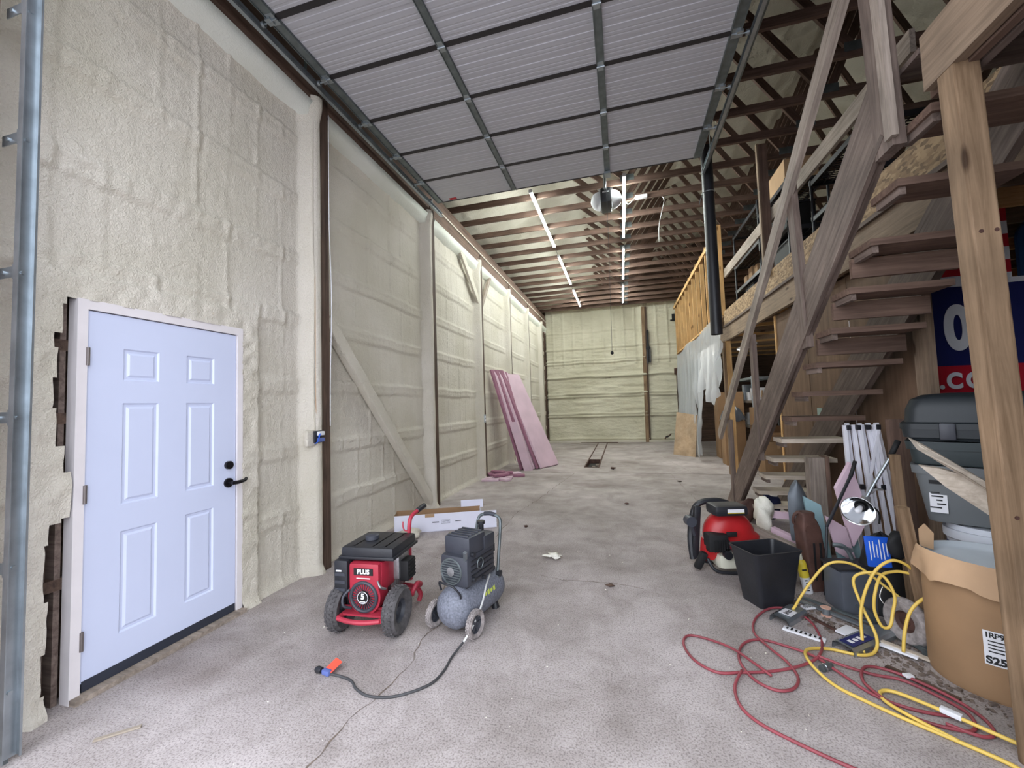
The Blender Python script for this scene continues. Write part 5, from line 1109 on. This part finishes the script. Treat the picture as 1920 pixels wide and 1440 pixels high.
def lab_text(s, ang, z, size, bold=0):
    n = Vector((math.cos(ang), math.sin(ang), 0)); tt = Vector((-math.sin(ang), math.cos(ang), 0)); text('label_letters', s, size, 'print_black', dr, axm(n*.2525+Vector((0, 0, z)), tt, (0, 0, 1)), ext=.0008, bold=bold)
for i, ch in enumerate('IRP9-'): lab_text(ch, a1+.05+.065*i, .315, .034, .0008)
for i, ch in enumerate('S255'): lab_text(ch, a1+.06+.09*i, .198, .046, .0018)
for i, z in enumerate((.285, .268, .252, .236)):
    curved('label_line', a1+.06, a1+.3-.04*(i % 2), z, z+.006, .252, 'print_black')
# split planks leaning across the totes
def splank(pts, th, label):
    c = Vector(pts[0]); t = thing('split_plank', label, 'plank', c); bm = B(); v0 = [bm.verts.new(Vector(p)-c) for p in pts]; v1 = [bm.verts.new(Vector(p)-c+Vector((.004, th, .006))) for p in pts]
    bm.faces.new(v0); bm.faces.new(v1[::-1])
    for i in range(len(pts)): bm.faces.new([v0[i], v0[(i+1) % len(pts)], v1[(i+1) % len(pts)], v1[i]])
    o = ob('plank_face', bm, 'palewood', t)
splank([(1.45, 2.62, 1.25), (1.51, 2.62, 1.215), (1.66, 2.5, 1.06), (1.8, 2.45, .94), (1.79, 2.45, .90), (1.6, 2.52, 1.08), (1.47, 2.6, 1.195)], .015, 'thin split strip of pale wood slanting across the black tote')
splank([(1.51, 2.66, 1.10), (1.58, 2.62, 1.09), (1.68, 2.55, 1.05), (1.84, 2.42, .95), (1.84, 2.40, .78), (1.74, 2.45, .82), (1.58, 2.6, 1.0)], .02, 'broad weathered plank slanting across the grey tote')
plank('round_stake', (1.69, 3.0, .0), (1.56, 2.93, .82), .05, .05, 'post', 'round wooden stake leaning between canopy frame and grey tote', 'stake', up=(0, 1, 0))
plank('wood_slab', (1.95, 3.6, .0), (1.93, 3.6, 1.3), .12, .04, 'oldwood_red', 'brown slab of wood standing behind the black tote edge', 'wood', up=(0, 1, 0))
plank('axe_handle', (1.78, 3.3, .0), (1.74, 3.3, 1.08), .04, .05, 'post', 'curved axe handle standing beside the grey tote', 'handle', up=(0, 1, 0))
# hand-truck wheel by the drum
ht = thing('old_cart_wheel', 'worn grey cart wheel with rusty hub beside the drum', 'wheel', (1.58, 3.0, .132), .35)
wheel(ht, (0, 0, 0), .13, .04, .06, False, 'rubberdust', 0, 'rust', 'tyre'); bm = B(); tube(bm, [(-.02, 0, 0), (.14, 0, 0)], .014, smooth=0); ob('axle', bm, 'rust', ht)
bm = B(); bx(bm, (0, -.06, -.1), (.06, .2, .03), rot=(.1, 0, 0)); bx(bm, (.05, -.13, -.11), (.2, .04, .03)); ob('carriage_bracket', bm, 'galv_dark', ht)
# ================================================================ HOSES
def hose(name, segs, r, mat, label, cat='hose'):
    t = thing(name, label, cat, (segs[0][0][0], segs[0][0][1], 0)); o = Vector((segs[0][0][0], segs[0][0][1], 0))
    for s in segs: bm = B(); tube(bm, [Vector(p)-o for p in s], r, n=8, smooth=6); ob('hose_run', bm, mat, t, smooth=True)
    return t
Z = .009
R1 = [(1.42, 2.37, Z), (1.25, 2.385, Z), (1.13, 2.46, Z), (1.05, 2.6, .016), (.98, 2.73, .018), (.87, 2.82, Z), (.75, 2.86, Z), (.64, 2.79, Z), (.575, 2.62, .014), (.6, 2.47, Z), (.68, 2.395, Z), (.77, 2.42, Z), (.83, 2.52, Z), (.82, 2.63, .02), (.77, 2.76, .022), (.74, 2.94, Z), (.8, 3.12, Z), (.93, 3.27, .014), (1.05, 3.29, .014), (1.13, 3.16, Z), (1.1, 2.92, Z), (1.0, 2.71, .028), (.88, 2.615, .02), (.72, 2.55, Z), (.56, 2.505, Z), (.43, 2.48, Z), (.33, 2.57, Z), (.295, 2.72, Z), (.34, 2.82, Z), (.45, 2.80, Z), (.56, 2.7, .024), (.64, 2.58, .024), (.7, 2.5, .014)]
R2 = [(.56, 2.505, .02), (.495, 2.38, Z), (.485, 2.24, Z), (.54, 2.14, Z), (.67, 2.05, Z), (.82, 1.97, Z), (1.0, 1.9, Z)]
R3 = [(1.0, 2.71, .03), (1.1, 2.66, .02), (1.22, 2.63, Z), (1.33, 2.6, .014), (1.43, 2.5, Z), (1.47, 2.4, Z), (1.42, 2.3, Z), (1.33, 2.28, .014), (1.22, 2.33, Z), (1.15, 2.43, .02), (1.14, 2.57, Z), (1.21, 2.68, .018), (1.33, 2.66, .016), (1.45, 2.52, .02), (1.51, 2.4, .01), (1.49, 2.3, .01), (1.42, 2.26, .012), (1.32, 2.3, .02)]
hose('red_air_hose', [R1, R2, R3], .0075, 'hose_red', 'tangled red air hose looping over the concrete floor')
Y1 = [(1.03, 3.25, .01), (1.06, 3.22, .05), (1.10, 3.2, .14), (1.17, 3.2, .25), (1.26, 3.2, .36), (1.34, 3.18, .395), (1.43, 3.16, .375), (1.52, 3.12, .3), (1.6, 3.05, .22), (1.64, 3.0, .12), (1.6, 2.93, .02)]
Y2 = [(1.27, 2.83, .01), (1.30, 2.9, .06), (1.325, 2.95, .18), (1.36, 2.95, .32), (1.42, 2.95, .44), (1.5, 2.95, .5), (1.57, 2.95, .48), (1.62, 2.98, .42), (1.55, 3.0, .42), (1.46, 2.98, .40), (1.40, 2.93, .33), (1.385, 2.93, .22), (1.41, 2.92, .13), (1.45, 2.92, .13), (1.48, 2.94, .2), (1.5, 2.95, .3), (1.46, 2.97, .4), (1.38, 3.0, .4), (1.33, 3.02, .34), (1.35, 2.98, .2), (1.37, 2.9, .08), (1.33, 2.84, .02), (1.24, 2.8, .012), (1.1, 2.83, .012), (.97, 2.78, .02), (.93, 2.64, .03), (.98, 2.5, .01), (1.08, 2.39, .01), (1.2, 2.29, .01), (1.31, 2.21, .01), (1.42, 2.12, .01), (1.46, 2.03, .01)]
Y3 = [(1.68, 2.9, .34), (1.6, 2.88, .32), (1.53, 2.87, .25), (1.49, 2.86, .14), (1.47, 2.85, .03)]
Y4 = [(1.31, 2.21, .012), (1.21, 2.31, .018), (1.155, 2.4, .018), (1.165, 2.47, .018), (1.23, 2.48, .022), (1.34, 2.38, .03), (1.46, 2.27, .03), (1.62, 2.16, .012)]
hose('yellow_hose', [Y1, Y2, Y3, Y4], .0085, 'hose_yellow', 'coiled yellow hose springing up beside the drum')
bm = B(); bx(bm, (0, 0, 0), (.07, .03, .022), bev=.004); tag(ob('hose_tape', bm, 'print_white', None, auto=True, loc=(1.375, 2.355, .034), rot=(0, .0, -.78)), 'white tape wrapped on the yellow hose near the post', 'tape')
# ================================================================ SMALL FLOOR CLUTTER
def channel(p0, p1, label, lab):
    p0 = Vector(p0); p1 = Vector(p1); t = thing('gutter_guard', label, 'gutter section', p0); d = (p1-p0); L = d.length; t.rotation_euler = (0, 0, math.atan2(d.y, d.x))
    prof = [(-.06, .002), (-.06, .03), (-.045, .045), (.03, .05), (.055, .038), (.06, .004)]
    bm = B(); A = [bm.verts.new((0, y, z)) for y, z in prof]; C = [bm.verts.new((L, y, z)) for y, z in prof]; A2 = [bm.verts.new((0, y*.94, z-.003)) for y, z in prof]; C2 = [bm.verts.new((L, y*.94, z-.003)) for y, z in prof]
    for i in range(len(prof)-1): bm.faces.new([A[i], A[i+1], C[i+1], C[i]]); bm.faces.new([A2[i], C2[i], C2[i+1], A2[i+1]])
    ob('channel', bm, 'galv', t)
    bm = B(); bx(bm, (lab[0], -.01, .052), (lab[1], .075, .002)); ob('sleeve_label', bm, 'navy' if lab[2] else 'print_white', t)
    bm = B()
    for k in range(4): bx(bm, (lab[0]-lab[1]*.3+lab[1]*.2*k, -.01, .0535), (lab[1]*.12, .03-.006*(k % 2), .001))
    ob('label_print', bm, 'print_white' if lab[2] else 'print_black', t); bm = B()
    for k in range(6): cyl(bm, (L*.1*(k+1)+.02*(k > 2), .045, .042), (L*.1*(k+1)+.02*(k > 2), .045, .0435), .005, n=8)
    ob('punched_holes', bm, 'blackm', t); return t
channel((1.17, 2.83, .0), (1.5, 3.08, .0), 'galvanised gutter section with a blue label beside the drum', (.12, .2, True))
channel((.93, 3.09, .0), (1.1, 3.27, .0), 'short galvanised gutter section beside the black bin', (.1, .09, False))
for i, (x, y, sx, sy, rz, m, lab) in enumerate(((1.03, 2.98, .22, .05, -.55, 'print_white', 'white printed packet strip between the two gutter sections'), (1.2, 3.35, .09, .05, .4, 'print_white', 'small white label on the floor behind the bin'), (1.30, 3.05, .13, .09, .7, 'print_white', 'crumpled white paper under the yellow hose'), (1.42, 2.93, .3, .06, -.75, 'whitep', 'long white plastic strip beside the blue gutter label'), (1.37, 2.63, .04, .03, .2, 'print_white', 'tiny torn white paper by the drum foot'))):
    t = thing('paper_scrap', lab, 'scrap', (x, y, .0), rz); bm = B(); bx(bm, (0, 0, .008+.004*i), (sx, sy, .012), bev=.003); ob('sheet', bm, m, t, auto=True)
    if i < 2:
        bm = B()
        for k in range(8): bx(bm, (-sx*.4+sx*.11*k, 0, .0148+.004*i), (sx*.05, sy*(.5+.2*(k % 2)), .001))
        ob('print', bm, 'print_black', t)
for i, (p0, p1, wd, m, lab) in enumerate((((1.16, 3.45, .015), (1.44, 3.12, .015), .03, 'galv', 'long thin steel trim on the floor behind the hoses'), ((1.2, 3.5, .02), (1.5, 3.16, .02), .025, 'galv_dark', 'dull steel trim lying beside the long bright trim'), ((1.05, 3.4, .01), (1.35, 2.86, .01), .02, 'rust', 'rusty flat bar on the floor beside the gutter sections'), ((1.32, 2.72, .01), (1.5, 2.5, .01), .03, 'darkwood', 'dark wood strip on the floor under red hose by the drum'), ((1.38, 2.98, .03), (1.6, 2.78, .02), .03, 'palewood', 'pale wood strip under the cart wheel'))):
    plank('floor_strip', p0, p1, wd, .012, m, lab, 'strip')
sp_ = thing('wire_spool', 'small spool of copper wire standing on the littered floor', 'spool', (1.27, 3.27, 0)); bm = B(); lathe(bm, [(.001, 0), (.03, 0), (.03, .005), (.014, .008), (.014, .05), (.03, .053), (.03, .058), (.001, .058)], n=20); ob('bobbin', bm, 'sack', sp_, auto=True); bm = B(); lathe(bm, [(.015, .009), (.024, .012), (.024, .048), (.015, .05)], n=20); ob('wire', bm, 'galv', sp_, auto=True)
tp2 = thing('hose_coupler', 'small dark metal coupler lying at the red hose crossing', 'coupler', (1.0, 2.63, 0), .6); bm = B(); cyl(bm, (-.03, 0, .018), (.03, 0, .018), .018, n=14); cyl(bm, (.03, 0, .018), (.05, 0, .018), .011, n=12); ob('body', bm, 'galv_dark', tp2, auto=True); bm = B(); tor(bm, (-.01, 0, .018), (1, 0, 0), .018, .003, 16, 6); ob('collar', bm, 'chrome', tp2)
# dirt and chips along the clutter
n = 420; bm = B()
for k in range(n):
    x = 1.05+random.random()*.6; y = 3.5-(x-1.05)*1.6+random.gauss(0, .16)
    if y < 2.0 or (x-1.8)**2+(y-2.73)**2 < .27**2: continue
    s = .004+.012*random.random()**2; bx(bm, (x, y, s*.4), (s*2, s*(.6+random.random()), s*.8), rot=(0, 0, random.random()*3))
o = ob('floor_litter', bm, 'dirt'); o['kind'] = 'stuff'; o['label'] = 'dirt and wood chips scattered over the floor by the drum'; o['category'] = 'litter'
bm = B()
for k in range(260):
    x = random.uniform(-2.7, 1.2); y = random.uniform(1.2, 8.5); s = .0015+.004*random.random()**3; bx(bm, (x, y, s*.4), (s*2, s, s*.8), rot=(0, 0, random.random()*3))
o = ob('floor_grit', bm, 'foamchunk'); o['kind'] = 'stuff'; o['label'] = 'tiny pale foam crumbs scattered over the concrete floor'; o['category'] = 'crumbs'
